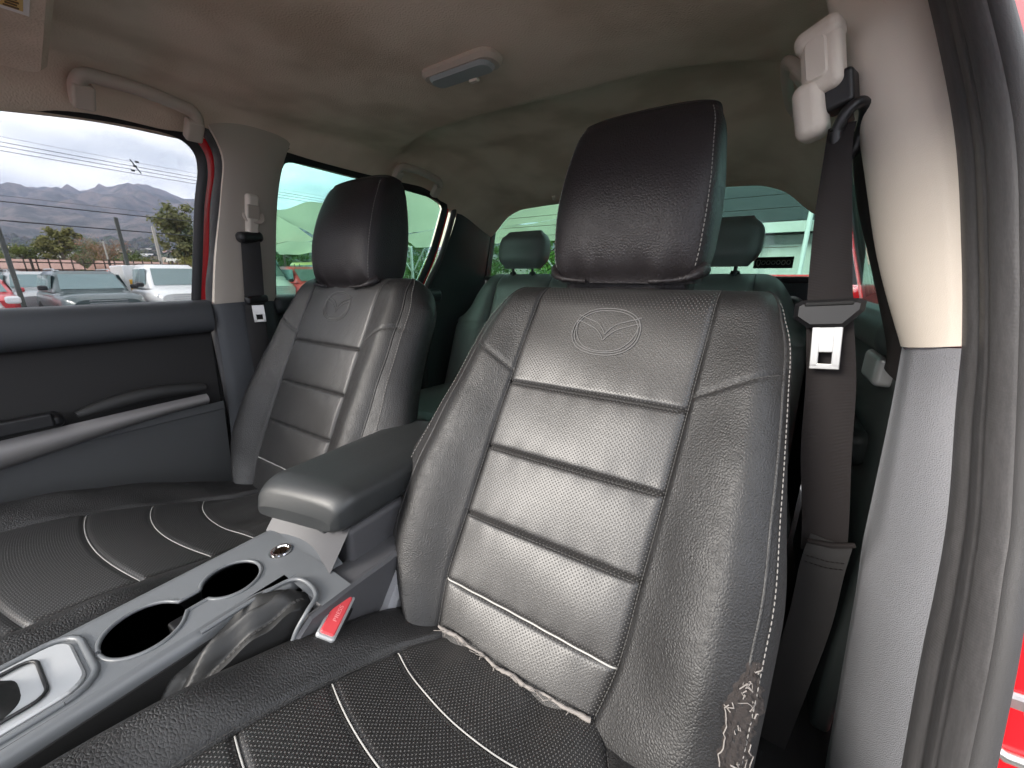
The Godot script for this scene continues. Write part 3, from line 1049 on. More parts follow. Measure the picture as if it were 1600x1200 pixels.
func stitches(mb: MB, pts: Array, len_: float, gap: float, r: float) -> void:
	# short raised thread lengths along a path
	var acc := 0.0
	var seg := []
	var on := true
	var need := len_
	for i in pts.size() - 1:
		var a: Vector3 = pts[i]
		var b: Vector3 = pts[i + 1]
		var L := a.distance_to(b)
		var p := 0.0
		while L - p > 1e-6:
			var step := minf(need - acc, L - p)
			if on and seg.is_empty(): seg.append(a.lerp(b, p / L))
			p += step
			acc += step
			if acc >= need - 1e-6:
				if on:
					seg.append(a.lerp(b, p / L))
					mb.tube([seg[0], (seg[0] + seg[-1]) * 0.5, seg[-1]], [r * 0.6, r, r * 0.6], 5)
					seg = []
				on = not on
				need = len_ if on else gap
				acc = 0.0

var pan_scale := 1.0

func cush_p(z: float) -> float:
	return ease_tab([[-0.40, 0.10], [-0.32, 0.116], [-0.25, 0.148], [-0.17, 0.168], [-0.08, 0.182], [0.0, 0.19], [0.25, 0.192]], z) * pan_scale

func cush_w(z: float) -> float:
	return ease_tab([[-0.42, 0.215], [-0.3, 0.235], [-0.2, 0.252], [-0.08, 0.264], [0.1, 0.268], [0.2, 0.26], [0.28, 0.245]], z)

const CSEAM := [-0.252, -0.172, -0.08, 0.03]

func cush_seam_z(k: int, x: float, z: float) -> float:
	var P := cush_p(CSEAM[k])
	return CSEAM[k] + 0.031 * (1.0 - pow(absf(x) / P, 2.0)) * (1.0 if k < 2 else 0.7)

func cush_y(x: float, z: float) -> float:
	var ax := absf(x)
	var P := cush_p(z)
	var W := cush_w(z)
	var y: float = ease_tab([[-0.45, 1.045], [-0.33, 1.054], [-0.25, 1.066], [-0.17, 1.09], [-0.08, 1.117], [0.02, 1.135], [0.15, 1.14], [0.3, 1.138]], z)
	if ax <= P:
		y += 0.004 * (1.0 - pow(ax / P, 4.0))
		for k in 4:
			var g := z - cush_seam_z(k, ax, z)
			y -= (0.003 if k < 2 else 0.0045) * exp(-pow(g / 0.0045, 2.0))
		y -= 0.005 * exp(-pow((P - ax) / 0.004, 2.0))
		# folds pulled in under the backrest
		var f := smoothstep(-0.2, -0.31, z)
		y += f * (0.0045 * sin(x * 46.0 + z * 12.0) + 0.003 * sin(x * 83.0 + 1.0))
	else:
		var t := (ax - P) / maxf(W - P, 0.01)
		y += 0.03 * pow(sin(minf(t / 0.6, 1.0) * PI / 2.0), 1.3) * smoothstep(-0.38, -0.2, z)
		y -= 0.005 * exp(-pow((ax - P) / 0.004, 2.0))
		if t > 0.55: y -= 0.05 * pow((t - 0.55) / 0.45, 2.2)
		y += 0.002 * sin(z * 60.0 + x * 33.0) * sin(x * 51.0)
	# front roll
	if z > 0.16: y -= 0.09 * pow((z - 0.16) / 0.10, 2.0)
	return y

func cpt(x: float, z: float, lift := 0.0) -> Vector3:
	return Vector3(x, cush_y(x, z) + lift - SEAT_Y, z - SEAT_Z)

func head_pt(a: float, v: float) -> Vector3:
	# v from the bottom of the head restraint to its top
	var y := lerpf(1.538, 1.788, v)
	var hx := ease_tab([[0.0, 0.110], [0.08, 0.117], [0.3, 0.123], [0.5, 0.123], [0.75, 0.117], [0.92, 0.110], [1.0, 0.103]], v)
	var hz := ease_tab([[0.0, 0.05], [0.1, 0.063], [0.35, 0.072], [0.6, 0.068], [0.85, 0.054], [0.95, 0.044], [1.0, 0.036]], v)
	var cz := -0.672 - 0.03 * (v - 0.3) - 0.025 * v * v
	var e := 2.0 / 5.0
	var x := hx * signf(cos(a)) * pow(absf(cos(a)), e)
	var z := hz * signf(sin(a)) * pow(absf(sin(a)), e * 1.15)
	if sin(a) > 0.0:
		z += 0.008 * (1.0 - pow(x / hx, 2.0)) * sin(PI * clampf(v, 0, 1))
		# gathers near the lower edge
		z += 0.003 * smoothstep(0.22, 0.02, v) * sin(x * 120.0 + 0.6)
	y += 0.004 * cos(x * 14.0) * v
	return Vector3(x + 0.001, y - SEAT_Y, cz + z - SEAT_Z) + head_off

func make_seat(called: String, label: String) -> Node3D:
	var s := thing(called, label, "car seat", Vector3.ZERO, 0.0, "front seats")
	var hint := BB + BA * 0.3 - BN * 0.06
	var mb: MB
	# backrest: five perforated panels between the cross seams
	for k in range(4, -1, -1):
		var lo: float = BREAKS[k]
		var hi: float = BREAKS[k + 1]
		mb = MB.new()
		var nv := int((hi - lo) * 170.0)
		mb.grid(72, nv, func(u, w):
			var v := lerpf(lo, hi, w)
			return front_pt(lerpf(-1, 1, u) * back_p(v), v), hint, 0.264, (hi - lo) * BL)
		obj("backrest_panel", mb, M.perf, s)
	for sg in [-1.0, 1.0]:
		mb = MB.new()
		mb.grid(44, 150, func(u, w):
			var v := lerpf(-0.08, 1.0, w)
			return front_pt(sg * lerpf(back_p(v), back_w(v, sg) * 0.999, u), v), hint)
		obj("backrest_bolster", mb, M.leather, s)
		mb = MB.new()
		mb.grid(20, 110, func(u, w): return side_pt(sg, u, lerpf(-0.08, 1.0, w)), hint)
		obj("backrest_side", mb, M.leather, s)
	mb = MB.new()
	mb.grid(40, 70, func(u, w):
		var v := lerpf(-0.08, 1.0, w)
		var W := back_w(v) - 0.02 + 0.05 * 0.25
		return back_pt(lerpf(-1, 1, u) * W, -0.125 - 0.008 * (1.0 - pow(2.0 * u - 1.0, 4.0)) * smoothstep(1.0, 0.85, v), v), hint)
	obj("backrest_rear", mb, M.head_leather, s)
	# seams
	mb = MB.new()
	for sg in [-1.0, 1.0]:
		var pts := []
		for i in 121:
			var v := lerpf(-0.02, 0.97, i / 120.0)
			pts.append(front_pt(sg * (back_p(v) + 0.0005), v, 0.0022))
		stitches(mb, pts, 0.0035, 0.0012, 0.0009)
		stitches(mb, along_front(sg * 0.136, 0.694, sg * 0.222, 0.768, 60, 0.0012), 0.0035, 0.0012, 0.0008)
	for k in range(2, 5):
		stitches(mb, along_front(-0.126, BREAKS[k] - 0.004, 0.126, BREAKS[k] - 0.004, 80, 0.0012), 0.0035, 0.0012, 0.0008)
	obj("seam_thread", mb, M.dark_thread, s).set_meta("kind", "stuff")
	mb = MB.new()
	for sg in [-1.0, 1.0]:
		var pts := []
		var pt2 := []
		for i in 141:
			var v := lerpf(0.0, 0.965, i / 140.0)
			pts.append(side_pt(sg, 0.07, v) + BN * 0.0012 + Vector3(sg * 0.001, 0, 0))
			pt2.append(side_pt(sg, 0.0, v) + BN * 0.0005)
		stitches(mb, pts, 0.0042, 0.002, 0.00075)
	obj("top_stitching", mb, M.thread_dim, s, "pale top stitching along the seams").set_meta("kind", "stuff")
	mb = MB.new()
	mb.tube(along_front(-0.128, 0.11, 0.128, 0.11, 90, 0.001), 0.0012, 6)
	obj("seam_cord", mb, M.thread, s, "bright cord in the lowest cross seam")
	for sg in [-1.0, 1.0]:
		mb = MB.new()
		var pts := []
		for i in 101:
			var v := lerpf(-0.04, 0.975, i / 100.0)
			pts.append(side_pt(sg, 0.0, v) - BN * 0.001)
		mb.tube(pts, 0.0022, 7)
		obj("edge_piping", mb, M.leather, s)
	# embossed emblem: an oval ring with wings meeting in a V
	mb = MB.new()
	var E := func(ex: float, ey: float) -> Vector3: return front_pt(-0.002 + ex * 0.0505, 0.832 + ey * 0.0375 / BL, 0.0009)
	var ovals := [[1.0, 1.0], [0.93, 0.9]]
	for o in ovals:
		var pts := []
		for i in 65:
			var a := TAU * i / 64.0
			pts.append(E.call(o[0] * signf(cos(a)) * pow(absf(cos(a)), 0.88), o[1] * signf(sin(a)) * pow(absf(sin(a)), 0.88)))
		mb.tube(pts, 0.001, 5)
	for sg in [-1.0, 1.0]:
		for w in [[[0.0, -0.12], [0.1, 0.1], [0.28, 0.33], [0.55, 0.47], [0.94, 0.66]], [[0.0, -0.38], [0.12, -0.14], [0.32, 0.1], [0.6, 0.26], [0.93, 0.42]]]:
			var q := []
			for p in w: q.append(Vector3(p[0] * sg, p[1], 0))
			var pts := []
			for p in smooth_curve(q, 6): pts.append(E.call(p.x, p.y))
			mb.tube(pts, 0.001, 5)
		var q2 := []
		for p in [[0.93, 0.42], [0.9, 0.1], [0.8, -0.3], [0.55, -0.66], [0.25, -0.8], [0.0, -0.83]]: q2.append(Vector3(p[0] * sg, p[1], 0))
		var pts2 := []
		for p in smooth_curve(q2, 6): pts2.append(E.call(p.x, p.y))
		mb.tube(pts2, 0.001, 5)
	obj("embossed_emblem", mb, M.emblem, s, "oval winged emblem pressed into the upper panel")
	# cushion
	var cz := [-0.42, -0.252, -0.172, -0.08, 0.03, 0.255]
	var chint := Vector3(0, 0.9 - SEAT_Y, 0.0 - SEAT_Z)
	for k in 5:
		mb = MB.new()
		mb.grid(90, 50, func(u, w):
			var x := lerpf(-1, 1, u)
			# follow the curved seams
			var za: float = cz[k] if k == 0 else cush_seam_z(k - 1, x * cush_p(CSEAM[k - 1]), 0)
			var zb: float = cz[k + 1] if k == 4 else cush_seam_z(k, x * cush_p(CSEAM[k]), 0)
			var z := lerpf(za, zb, w)
			return cpt(x * cush_p(z), z), chint, 0.34, cz[k + 1] - cz[k])
		obj("cushion_panel", mb, M.perf, s)
	for sg in [-1.0, 1.0]:
		mb = MB.new()
		mb.grid(40, 140, func(u, w):
			var z := lerpf(-0.42, 0.258, w)
			return cpt(sg * lerpf(cush_p(z), cush_w(z), u), z), chint)
		obj("cushion_bolster", mb, M.leather, s)
		mb = MB.new()
		mb.grid(10, 70, func(u, w):
			var z := lerpf(-0.42, 0.258, w)
			var p := cpt(sg * cush_w(z), z)
			p.x += sg * (0.012 * sin(PI * u) - 0.03 * u)
			p.y = lerpf(p.y, 0.10, u)
			return p, chint)
		obj("cushion_side", mb, M.leather, s)
	mb = MB.new()
	mb.grid(40, 10, func(u, w):
		var p := cpt(lerpf(-1, 1, u) * 0.25, 0.258)
		p.y = lerpf(p.y, 0.10, w)
		p.z += 0.02 * sin(PI * w)
		return p, chint)
	obj("cushion_front", mb, M.leather, s)
	mb = MB.new()
	for k in 3:
		var pts := []
		for i in 61:
			var x := lerpf(-1, 1, i / 60.0) * cush_p(CSEAM[k]) * 0.985
			pts.append(cpt(x, cush_seam_z(k, x, 0), 0.0016))
		mb.tube(pts, 0.0009, 6)
	obj("cushion_stitching", mb, M.thread, s, "white curved seam threads across the cushion").set_meta("kind", "stuff")
	mb = MB.new()
	for sg in [-1.0, 1.0]:
		var pts := []
		for i in 111:
			var z := lerpf(-0.3, 0.2, i / 110.0)
			pts.append(cpt(sg * (cush_p(z) + 0.002), z, 0.0012))
		stitches(mb, pts, 0.004, 0.0015, 0.0008)
	obj("cushion_seam_thread", mb, M.dark_thread, s).set_meta("kind", "stuff")
	# head restraint
	mb = MB.new()
	var hh := Vector3(0, 1.66 - SEAT_Y, -0.69 - SEAT_Z)
	mb.grid(60, 60, func(u, w): return head_pt(lerpf(0.2 * PI, 0.8 * PI, u), w), hh)
	mb.grid(60, 60, func(u, w): return head_pt(lerpf(1.2 * PI, 1.8 * PI, u), w), hh)
	# crown
	mb.grid(40, 10, func(u, w): return head_pt(lerpf(0.0, PI, u), 1.0).lerp(head_pt(lerpf(TAU, PI, u), 1.0), w) + Vector3(0, 0.012 * sin(PI * w) * sin(PI * u), 0), hh)
	var hr := obj("head_restraint", mb, M.head_leather, s)
	mb = MB.new()
	mb.grid(26, 60, func(u, w): return head_pt(lerpf(-0.2 * PI, 0.2 * PI, u), w), hh)
	obj("side_panel", mb, M.head_leather, hr)
	mb = MB.new()
	mb.grid(26, 60, func(u, w): return head_pt(lerpf(0.8 * PI, 1.2 * PI, u), w), hh)
	obj("side_panel", mb, M.head_leather, hr)
	mb = MB.new()
	for g in [0.215 * PI, 0.785 * PI]:
		var pts := []
		for i in 121:
			var p := head_pt(g, lerpf(0.1, 0.97, i / 120.0))
			pts.append(p + Vector3(0.0006 * signf(cos(g)), 0, 0.0011))
		stitches(mb, pts, 0.0042, 0.0022, 0.0009)
	obj("head_restraint_stitching", mb, M.thread_dim, hr).set_meta("kind", "stuff")
	# gathered hem with its open corners
	mb = MB.new()
	for sg in [-1.0, 1.0]:
		var pts := []
		var rad := []
		for i in 17:
			var t := i / 16.0
			var a: float = PI / 2 - sg * lerpf(0.12, 1.35, t)
			var p := head_pt(a, 0.06 + 0.02 * t)
			pts.append(p + Vector3(0, -0.012 + 0.012 * t * t, 0.004))
			rad.append(0.003 + 0.008 * t * t + 0.001 * sin(t * 40.0))
		mb.tube(pts, rad, 10)
	mb.box(Vector3(0.2, 0.05, 0.08), 0.015, at(Vector3(0, 1.545 - SEAT_Y, -0.67 - SEAT_Z) + head_off), 3)
	obj("gathered_hem", mb, M.head_leather, hr)
	for sg in [-1.0, 1.0]:
		mb = MB.new()
		mb.tube([Vector3(sg * 0.06, 1.5 - SEAT_Y, -0.69 - SEAT_Z), Vector3(sg * 0.06, 1.56 - SEAT_Y, -0.695 - SEAT_Z)], 0.006, 10)
		obj("head_restraint_post", mb, M.chrome, s)
	# frame and hinge covers
	mb = MB.new()
	mb.box(Vector3(0.46, 0.16, 0.5), 0.03, at(Vector3(0, 0.09, 0.28)))
	mb.box(Vector3(0.04, 0.12, 0.5), 0.01, at(Vector3(-0.2, -0.02, 0.28)))
	mb.box(Vector3(0.04, 0.12, 0.5), 0.01, at(Vector3(0.2, -0.02, 0.28)))
	obj("seat_frame", mb, M.black, s)
	for sg in ([-1.0, 1.0] if called == "driver_seat" else [1.0]):
		mb = MB.new()
		mb.prism(PackedVector2Array([Vector2(-0.16, -0.12), Vector2(0.12, -0.12), Vector2(0.13, -0.02), Vector2(0.02, 0.05), Vector2(-0.06, 0.16), Vector2(-0.13, 0.14)]), 0.03, at(Vector3(sg * (0.215 if called == "driver_seat" else 0.17), 0.22 if sg < 0 else 0.12, -0.005), Vector3(0, -PI / 2, 0)) * Transform3D(Basis.from_scale(Vector3(1, 1, 1)), Vector3.ZERO), 0.008)
		obj("hinge_cover", mb, M.plastic_light, s)
	return s

func build_seats() -> void:
	# the passenger's backrest is set a little more upright
	var dir := Vector3(0, 0.49, -0.235).normalized()
	BA = dir
	BN = Vector3(0, -dir.z, dir.y)
	BB = Vector3(0, 0.26, -0.055)
	bulge_in = 0.008
	pan_scale = 0.87
	head_off = Vector3(0, -0.006, 0.035)
	var pseat := make_seat("passenger_seat", "black leather passenger seat by the far door, beyond the centre armrest")
	pseat.position = Vector3(-0.348, SEAT_Y - 0.012, SEAT_Z - 0.02)
	BA = Vector3(0, 0.8606, -0.5093)
	BN = Vector3(0, 0.5093, 0.8606)
	BB = Vector3(0, 0.26, -0.015)
	bulge_in = 0.047
	pan_scale = 1.0
	bulge_out = 0.02
	head_off = Vector3.ZERO
	var s := make_seat("driver_seat", "large black leather seat nearest the camera with torn lower side bolster")
	s.position = Vector3(0.343, SEAT_Y, SEAT_Z)
	# wear on the driver's seat only
	var mb := MB.new()
	rng.seed = 17
	var pts := []
	var rad := []
	for i in 61:
		var t := i / 60.0
		var x := lerpf(-0.112, 0.116, t)
		pts.append(front_pt(x, 0.003 + 0.003 * sin(t * 9.0), 0.006 + 0.002 * sin(t * 31.0)))
		rad.append(0.0016 + 0.0014 * rng.randf() + 0.0006 * sin(t * 14.0))
	mb.tube(pts, rad, 8)
	for i in 18:
		var q: Vector3 = pts[rng.randi_range(2, 58)]
		mb.tube([q, q + Vector3(rng.randf_range(-0.006, 0.006), rng.randf_range(0.0, 0.006), 0.004), q + Vector3(rng.randf_range(-0.012, 0.012), rng.randf_range(-0.004, 0.006), 0.006)], 0.0005, 4)
	obj("frayed_piping", mb, M.peel, s, "frayed pale edge where backrest meets cushion")
	# torn cover on the outer bolster: bare brown foam, curled flaps and loose threads
	mb = MB.new()
	var tear := func(u: float, w: float) -> Vector3:
		var v := lerpf(0.05, 0.24, w)
		var q := lerpf(-0.10, 0.16, u)
		var edge := 0.06 * sin(w * 13.0) + 0.03 * sin(w * 31.0 + 2.0) + 0.03 * sin(w * 67.0)
		q = lerpf(q, 0.03, clampf(pow(absf(w * 2.0 - 1.0), 3.0), 0, 1) * 0.85) + edge * (u - 0.3)
		var p := side_pt(1.0, maxf(q, 0.0), v)
		if q < 0: p = front_pt(back_w(v, 1.0) * 0.998 + q * 0.11, v)
		var out := (p - (BB + BA * (v * BL) - BN * 0.05)).normalized()
		var rim := minf(minf(u, 1 - u), minf(w, 1 - w))
		return p + out * (0.0016 + 0.0014 * sin(u * 27.0 + w * 33.0) * sin(w * 51.0)) * smoothstep(0.0, 0.08, rim)
	mb.grid(30, 60, tear, BB + BA * 0.1 - BN * 0.06)
	obj("bare_foam", mb, M.foam, s, "torn patch of bare brown foam")
	mb = MB.new()
	for k in 14:
		var u0 := rng.randf_range(0.05, 0.95)
		var w0 := rng.randf_range(0.04, 0.96)
		var q := []
		var L := rng.randi_range(4, 9)
		for i in L:
			var p2: Vector3 = tear.call(clampf(u0, 0, 1), clampf(w0, 0, 1))
			var out := (p2 - (BB + BA * 0.1 - BN * 0.05)).normalized()
			q.append(p2 + out * (0.001 + 0.0022 * sin(i * 0.8)))
			u0 += rng.randf_range(-0.09, 0.09)
			w0 += rng.randf_range(-0.035, 0.045)
		mb.tube(q, rng.randf_range(0.0004, 0.001), 5)
	for sd in [[0.02, 0.0], [0.98, 0.4]]:
		var q := []
		for i in 26:
			var p2: Vector3 = tear.call(sd[0], i / 25.0)
			q.append(p2 + Vector3(0.001, 0.0, 0.003 + 0.0015 * sin(i * 2.1)))
		mb.tube(q.slice(3, 17) if sd[0] < 0.5 else q.slice(0, 9), 0.0006, 5)
	obj("torn_threads", mb, M.peel, s, "curled pale shreds of torn cover").set_meta("kind", "stuff")
	# ---- rear bench
	var b := thing("rear_bench_seat", "dark leather rear bench behind the front seats, under the rear window", "bench seat", Vector3(0, 0.74, -1.3))
	var bench := func(x0: float, x1: float, w: float, u: float) -> Vector3:
		var v := w
		var x := lerpf(x0, x1, u)
		var edge := minf(u, 1.0 - u) * absf(x1 - x0)
		var y := lerpf(0.98, 1.555, v)
		var z := lerpf(-1.30, -1.52, v)
		var d := 0.03 * (1.0 - exp(-edge / 0.012))
		if v > 0.9: z -= 0.05 * pow((v - 0.9) / 0.1, 2.0)
		d += 0.03 * smoothstep(0.44, 0.6, absf(x)) * smoothstep(1.0, 0.6, v)
		var cr := (0.66 - absf(x))
		y -= 0.16 * pow(smoothstep(0.16, -0.02, cr), 2.0) * smoothstep(0.6, 1.0, v)
		d -= 0.008 * exp(-pow((v - 0.62) / 0.015, 2.0))
		return Vector3(x, y - 0.74, z + d + 1.3)
	for c in [[-0.67, -0.505], [-0.505, -0.24], [-0.24, 0.0], [0.0, 0.24], [0.24, 0.505], [0.505, 0.67]]:
		mb = MB.new()
		mb.grid(36, 50, func(u, w): return bench.call(c[0], c[1], w, u), Vector3(0, 0.5, -0.6))
		obj("backrest_panel", mb, M.rear_leather, b)
	mb = MB.new()
	mb.box(Vector3(1.32, 0.5, 0.1), 0.04, at(Vector3(0, 0.5, -0.28), Vector3(-0.33, 0, 0)), 3)
	obj("backrest_rear", mb, M.rear_leather, b)
	for c in [-0.335, 0.335]:
		mb = MB.new()
		mb.box(Vector3(0.64, 0.16, 0.5), 0.05, at(Vector3(c, 0.27, 0.22), Vector3(-0.06, 0, 0)), 4)
		obj("cushion", mb, M.rear_leather, b)
	for c in [-0.385, 0.395]:
		mb = MB.new()
		var S := []
		for i in 15:
			var v := i / 14.0
			var hx: float = ease_tab([[0, 0.085], [0.15, 0.105], [0.5, 0.118], [0.85, 0.105], [1.0, 0.08]], v)
			var hz: float = ease_tab([[0, 0.03], [0.2, 0.05], [0.6, 0.048], [0.9, 0.035], [1.0, 0.012]], v)
			var row := []
			for k in 32:
				var a := TAU * k / 32.0
				row.append(Vector3(c + hx * signf(cos(a)) * pow(absf(cos(a)), 0.5), lerpf(1.578, 1.735, v) - 0.74, -1.53 + 1.3 - 0.02 * v + hz * signf(sin(a)) * pow(absf(sin(a)), 0.55)))
			S.append(row)
		mb.loft(S)
		var h := obj("head_restraint", mb, M.rear_leather, b)
		for sx in [-0.05, 0.05]:
			mb = MB.new()
			mb.tube([Vector3(c + sx, 1.52 - 0.74, -0.23), Vector3(c + sx, 1.6 - 0.74, -0.23)], 0.006, 8)
			mb.lathe([Vector2(0, 0.012), Vector2(0.012, 0.012), Vector2(0.017, 0.0)], at(Vector3(c + sx, 1.553 - 0.74, -0.23)), 14)
			obj("post", mb, M.black, h)

# ---------------------------------------------------------------- console
func plate_with_hole(mb: MB, x0: float, x1: float, z0: float, z1: float, y: float, c: Vector2, rx: float, rz: float) -> void:
	var inn := PackedVector3Array()
	var lip := PackedVector3Array()
	var out := PackedVector3Array()
	var angs := []
	for k in 64: angs.append(TAU * k / 64.0)
	for q in [Vector2(x0, z0), Vector2(x1, z0), Vector2(x1, z1), Vector2(x0, z1)]:
		angs.append(fposmod((q - c).angle(), TAU))
	angs.sort()
	for a in angs + [angs[0]]:
		var d := Vector2(cos(a), sin(a))
		var t := 99.0
		if absf(d.x) > 1e-6: t = minf(t, maxf((x0 - c.x) / d.x, (x1 - c.x) / d.x))
		if absf(d.y) > 1e-6: t = minf(t, maxf((z0 - c.y) / d.y, (z1 - c.y) / d.y))
		out.append(Vector3(c.x + d.x * t, y, c.y + d.y * t))
		inn.append(Vector3(c.x + d.x * rx, y - 0.004, c.y + d.y * rz))
		lip.append(Vector3(c.x + d.x * (rx + 0.004), y, c.y + d.y * (rz + 0.004)))
	mb.rows([out, lip], Vector3(c.x, y - 1.0, c.y))
	mb.rows([lip, inn], Vector3(c.x, y - 0.03, c.y))

func gaiter_f(a: float, t: float) -> float:
	var g := smoothstep(0.0, 0.25, t)
	# sharp pleats that wander along the sleeve
	var p := a * 8.0 / TAU + 0.9 * t + 0.22 * sin(t * 8.0) + 0.2
	var tri := 1.0 - 2.0 * absf(2.0 * (p - floorf(p)) - 1.0)
	var p2 := a * 9.0 / TAU - 1.3 * t + 0.1 * sin(t * 11.0 + a)
	var tri2 := 1.0 - 2.0 * absf(2.0 * (p2 - floorf(p2)) - 1.0)
	return 1.02 + g * (0.21 * tri + 0.06 * tri2 * sin(t * 9.0 + 1.0) + 0.05 * sin(t * 26.0 + a * 3.0))

func build_console() -> void:
	var c := thing("centre_console", "grey plastic centre console with two cup holders and padded armrest lid between the seats", "console", Vector3(0, 0.72, -0.1))
	var o := Vector3(0, -0.72, 0.1)
	var Y := 1.15
	# top plate, wider to the rear
	var mb := MB.new()
	var h1 := Vector2(-0.020, -0.066)
	var h2 := Vector2(-0.014, -0.157)
	var cx := -0.017
	var hole := func(z: float) -> float:
		var a := 1.0 - pow((z - h1.y) / 0.038, 2.0)
		var b := 1.0 - pow((z - h2.y) / 0.034, 2.0)
		var hw := maxf(0.042 * sqrt(maxf(a, 0.0)), 0.036 * sqrt(maxf(b, 0.0)))
		if z < h1.y and z > h2.y: hw = maxf(hw, 0.013)
		return hw
	var rims := []
	for s in [-1.0, 1.0]:
		var xo := -0.078 if s < 0 else 0.036
		var edge := []
		for k in 81:
			# denser at both ends of the opening
			var t := 0.5 - 0.5 * cos(PI * k / 80.0)
			var z := lerpf(h1.y + 0.0379, h2.y - 0.0339, t)
			edge.append(Vector3(cx + s * float(hole.call(z)), Y, z))
		var A := PackedVector3Array()
		var B := PackedVector3Array()
		for p in edge:
			A.append(p); B.append(Vector3(xo, Y, p.z))
		mb.rows([A, B], Vector3(cx, Y - 1.0, -0.1))
		for zz in [[-0.022, edge[0].z], [edge[80].z, -0.205]]:
			mb.quad(Vector3(cx, Y, zz[0]), Vector3(xo, Y, zz[0]), Vector3(xo, Y, zz[1]), Vector3(cx, Y, zz[1]))
		if s > 0: edge.reverse()
		rims += edge
	mb.tube(rims, 0.0026, 7)
	mb.quad(Vector3(-0.078, Y, -0.022), Vector3(0.036, Y, -0.022), Vector3(0.033, Y, 0.3), Vector3(-0.078, Y, 0.3))
	# left rail and rounded edges
	mb.grid(10, 30, func(u, w): return Vector3(-0.078 - 0.022 * sin(u * PI / 2), Y - 0.022 * (1.0 - cos(u * PI / 2)), lerpf(-0.24, 0.3, w)), Vector3(0, Y - 0.1, 0))
	mb.grid(10, 40, func(u, w):
		var z := lerpf(-0.21, 0.3, w)
		var x := 0.036 + 0.012 * smoothstep(-0.15, -0.2, z)
		return Vector3(x + 0.010 * sin(u * PI / 2), Y - 0.010 * (1.0 - cos(u * PI / 2)) - 0.006 * u, z), Vector3(0, Y - 0.1, 0))
	# rear of the plate runs up to the armrest tower
	plate_with_hole(mb, -0.078, 0.036, -0.242, -0.205, Y, Vector2(-0.017, -0.223), 0.0125, 0.0125)
	mb.grid(16, 10, func(u, w): return Vector3(lerpf(-0.1, 0.085, u), Y + 0.005 * pow(w, 1.6) - 0.022 * pow(absf(2 * u - 1), 6.0), lerpf(-0.24, -0.262, w)), Vector3(0, Y - 0.1, -0.3))
	mb.quad(Vector3(0.036, Y, -0.2), Vector3(0.125, Y - 0.004, -0.2), Vector3(0.125, Y - 0.004, -0.242), Vector3(0.036, Y, -0.242))
	for q in mb.v.size(): mb.v[q] += o
	obj("top_plate", mb, M.console, c)
	for hh in [[h1, 0.042, 0.038], [h2, 0.036, 0.034]]:
		mb = MB.new()
		var P := []
		for j in 8:
			var row := PackedVector3Array()
			for k in 49:
				var a := TAU * k / 48.0
				var f: float = 1.0 - 0.12 * j / 7.0
				row.append(Vector3(hh[0].x + cos(a) * hh[1] * f, Y - 0.004 - 0.07 * j / 7.0, hh[0].y + sin(a) * hh[2] * f) + o)
			P.append(row)
		mb.rows(P, Vector3(hh[0].x + 1.0, Y, hh[0].y) + o)
		for i in mb.n.size():
			var r: Vector3 = Vector3(hh[0].x, mb.v[i].y, hh[0].y + 0.1) - mb.v[i]
			mb.n[i] = r.normalized()
		mb.lathe([Vector2(0, 0), Vector2(0.042, 0)], at(Vector3(hh[0].x, Y - 0.072, hh[0].y) + o), 32)
		obj("cup_holder", mb, M.cup, c)
	mb = MB.new()
	mb.box(Vector3(0.027, 0.03, 0.05), 0.003, at(Vector3(-0.017, Y - 0.035, -0.112) + o))
	obj("cup_holder_channel", mb, M.black, c)
	# power socket
	mb = MB.new()
	mb.lathe([Vector2(0.0095, -0.02), Vector2(0.0095, 0.001), Vector2(0.0105, 0.0025), Vector2(0.0138, 0.0025), Vector2(0.0145, 0.0005), Vector2(0.0145, -0.002)], at(Vector3(-0.017, Y, -0.223) + o), 28)
	var so := obj("power_socket", mb, M.chrome, c)
	mb = MB.new()
	mb.lathe([Vector2(0.0, -0.016), Vector2(0.0095, -0.016), Vector2(0.0095, 0.0005)], at(Vector3(-0.017, Y, -0.223) + o), 24)
	obj("socket_well", mb, mat(0.05, 0.03, 0.018, 0.4, 0.3), so)
	# body
	mb = MB.new()
	mb.prism(PackedVector2Array([Vector2(0.42, 0.74), Vector2(0.42, 1.12), Vector2(0.3, 1.125), Vector2(-0.2, 1.125), Vector2(-0.245, 1.14), Vector2(-0.262, 1.178), Vector2(-0.64, 1.178), Vector2(-0.68, 0.74)]), 0.012, at(Vector3(-0.096, 0, 0) + o, Vector3(0, -PI / 2, 0)), 0.004)
	obj("side_wall", mb, M.console_side, c)
	mb = MB.new()
	mb.prism(PackedVector2Array([Vector2(-0.11, 0.74), Vector2(-0.13, 1.0), Vector2(-0.15, 1.09), Vector2(-0.165, 1.125), Vector2(-0.185, 1.14), Vector2(-0.245, 1.142), Vector2(-0.3, 1.14), Vector2(-0.64, 1.14), Vector2(-0.68, 0.74)]), 0.012, at(Vector3(0.118, 0, 0) + o, Vector3(0, -PI / 2, 0)), 0.004)
	obj("side_wall", mb, M.console_side, c)
	mb = MB.new()
	mb.box(Vector3(0.012, 0.36, 0.62), 0.003, at(Vector3(0.041, 0.955, 0.11) + o))
	obj("handbrake_well", mb, M.black_matt, c)
	mb = MB.new()
	mb.box(Vector3(0.172, 0.44, 0.39), 0.01, at(Vector3(0.0, 0.975, -0.465) + o))
	mb.box(Vector3(0.05, 0.36, 0.44), 0.006, at(Vector3(0.095, 0.962, -0.42) + o))
	obj("armrest_tower", mb, M.console_side, c)
	# front of the tower, a hollowed slope
	mb = MB.new()
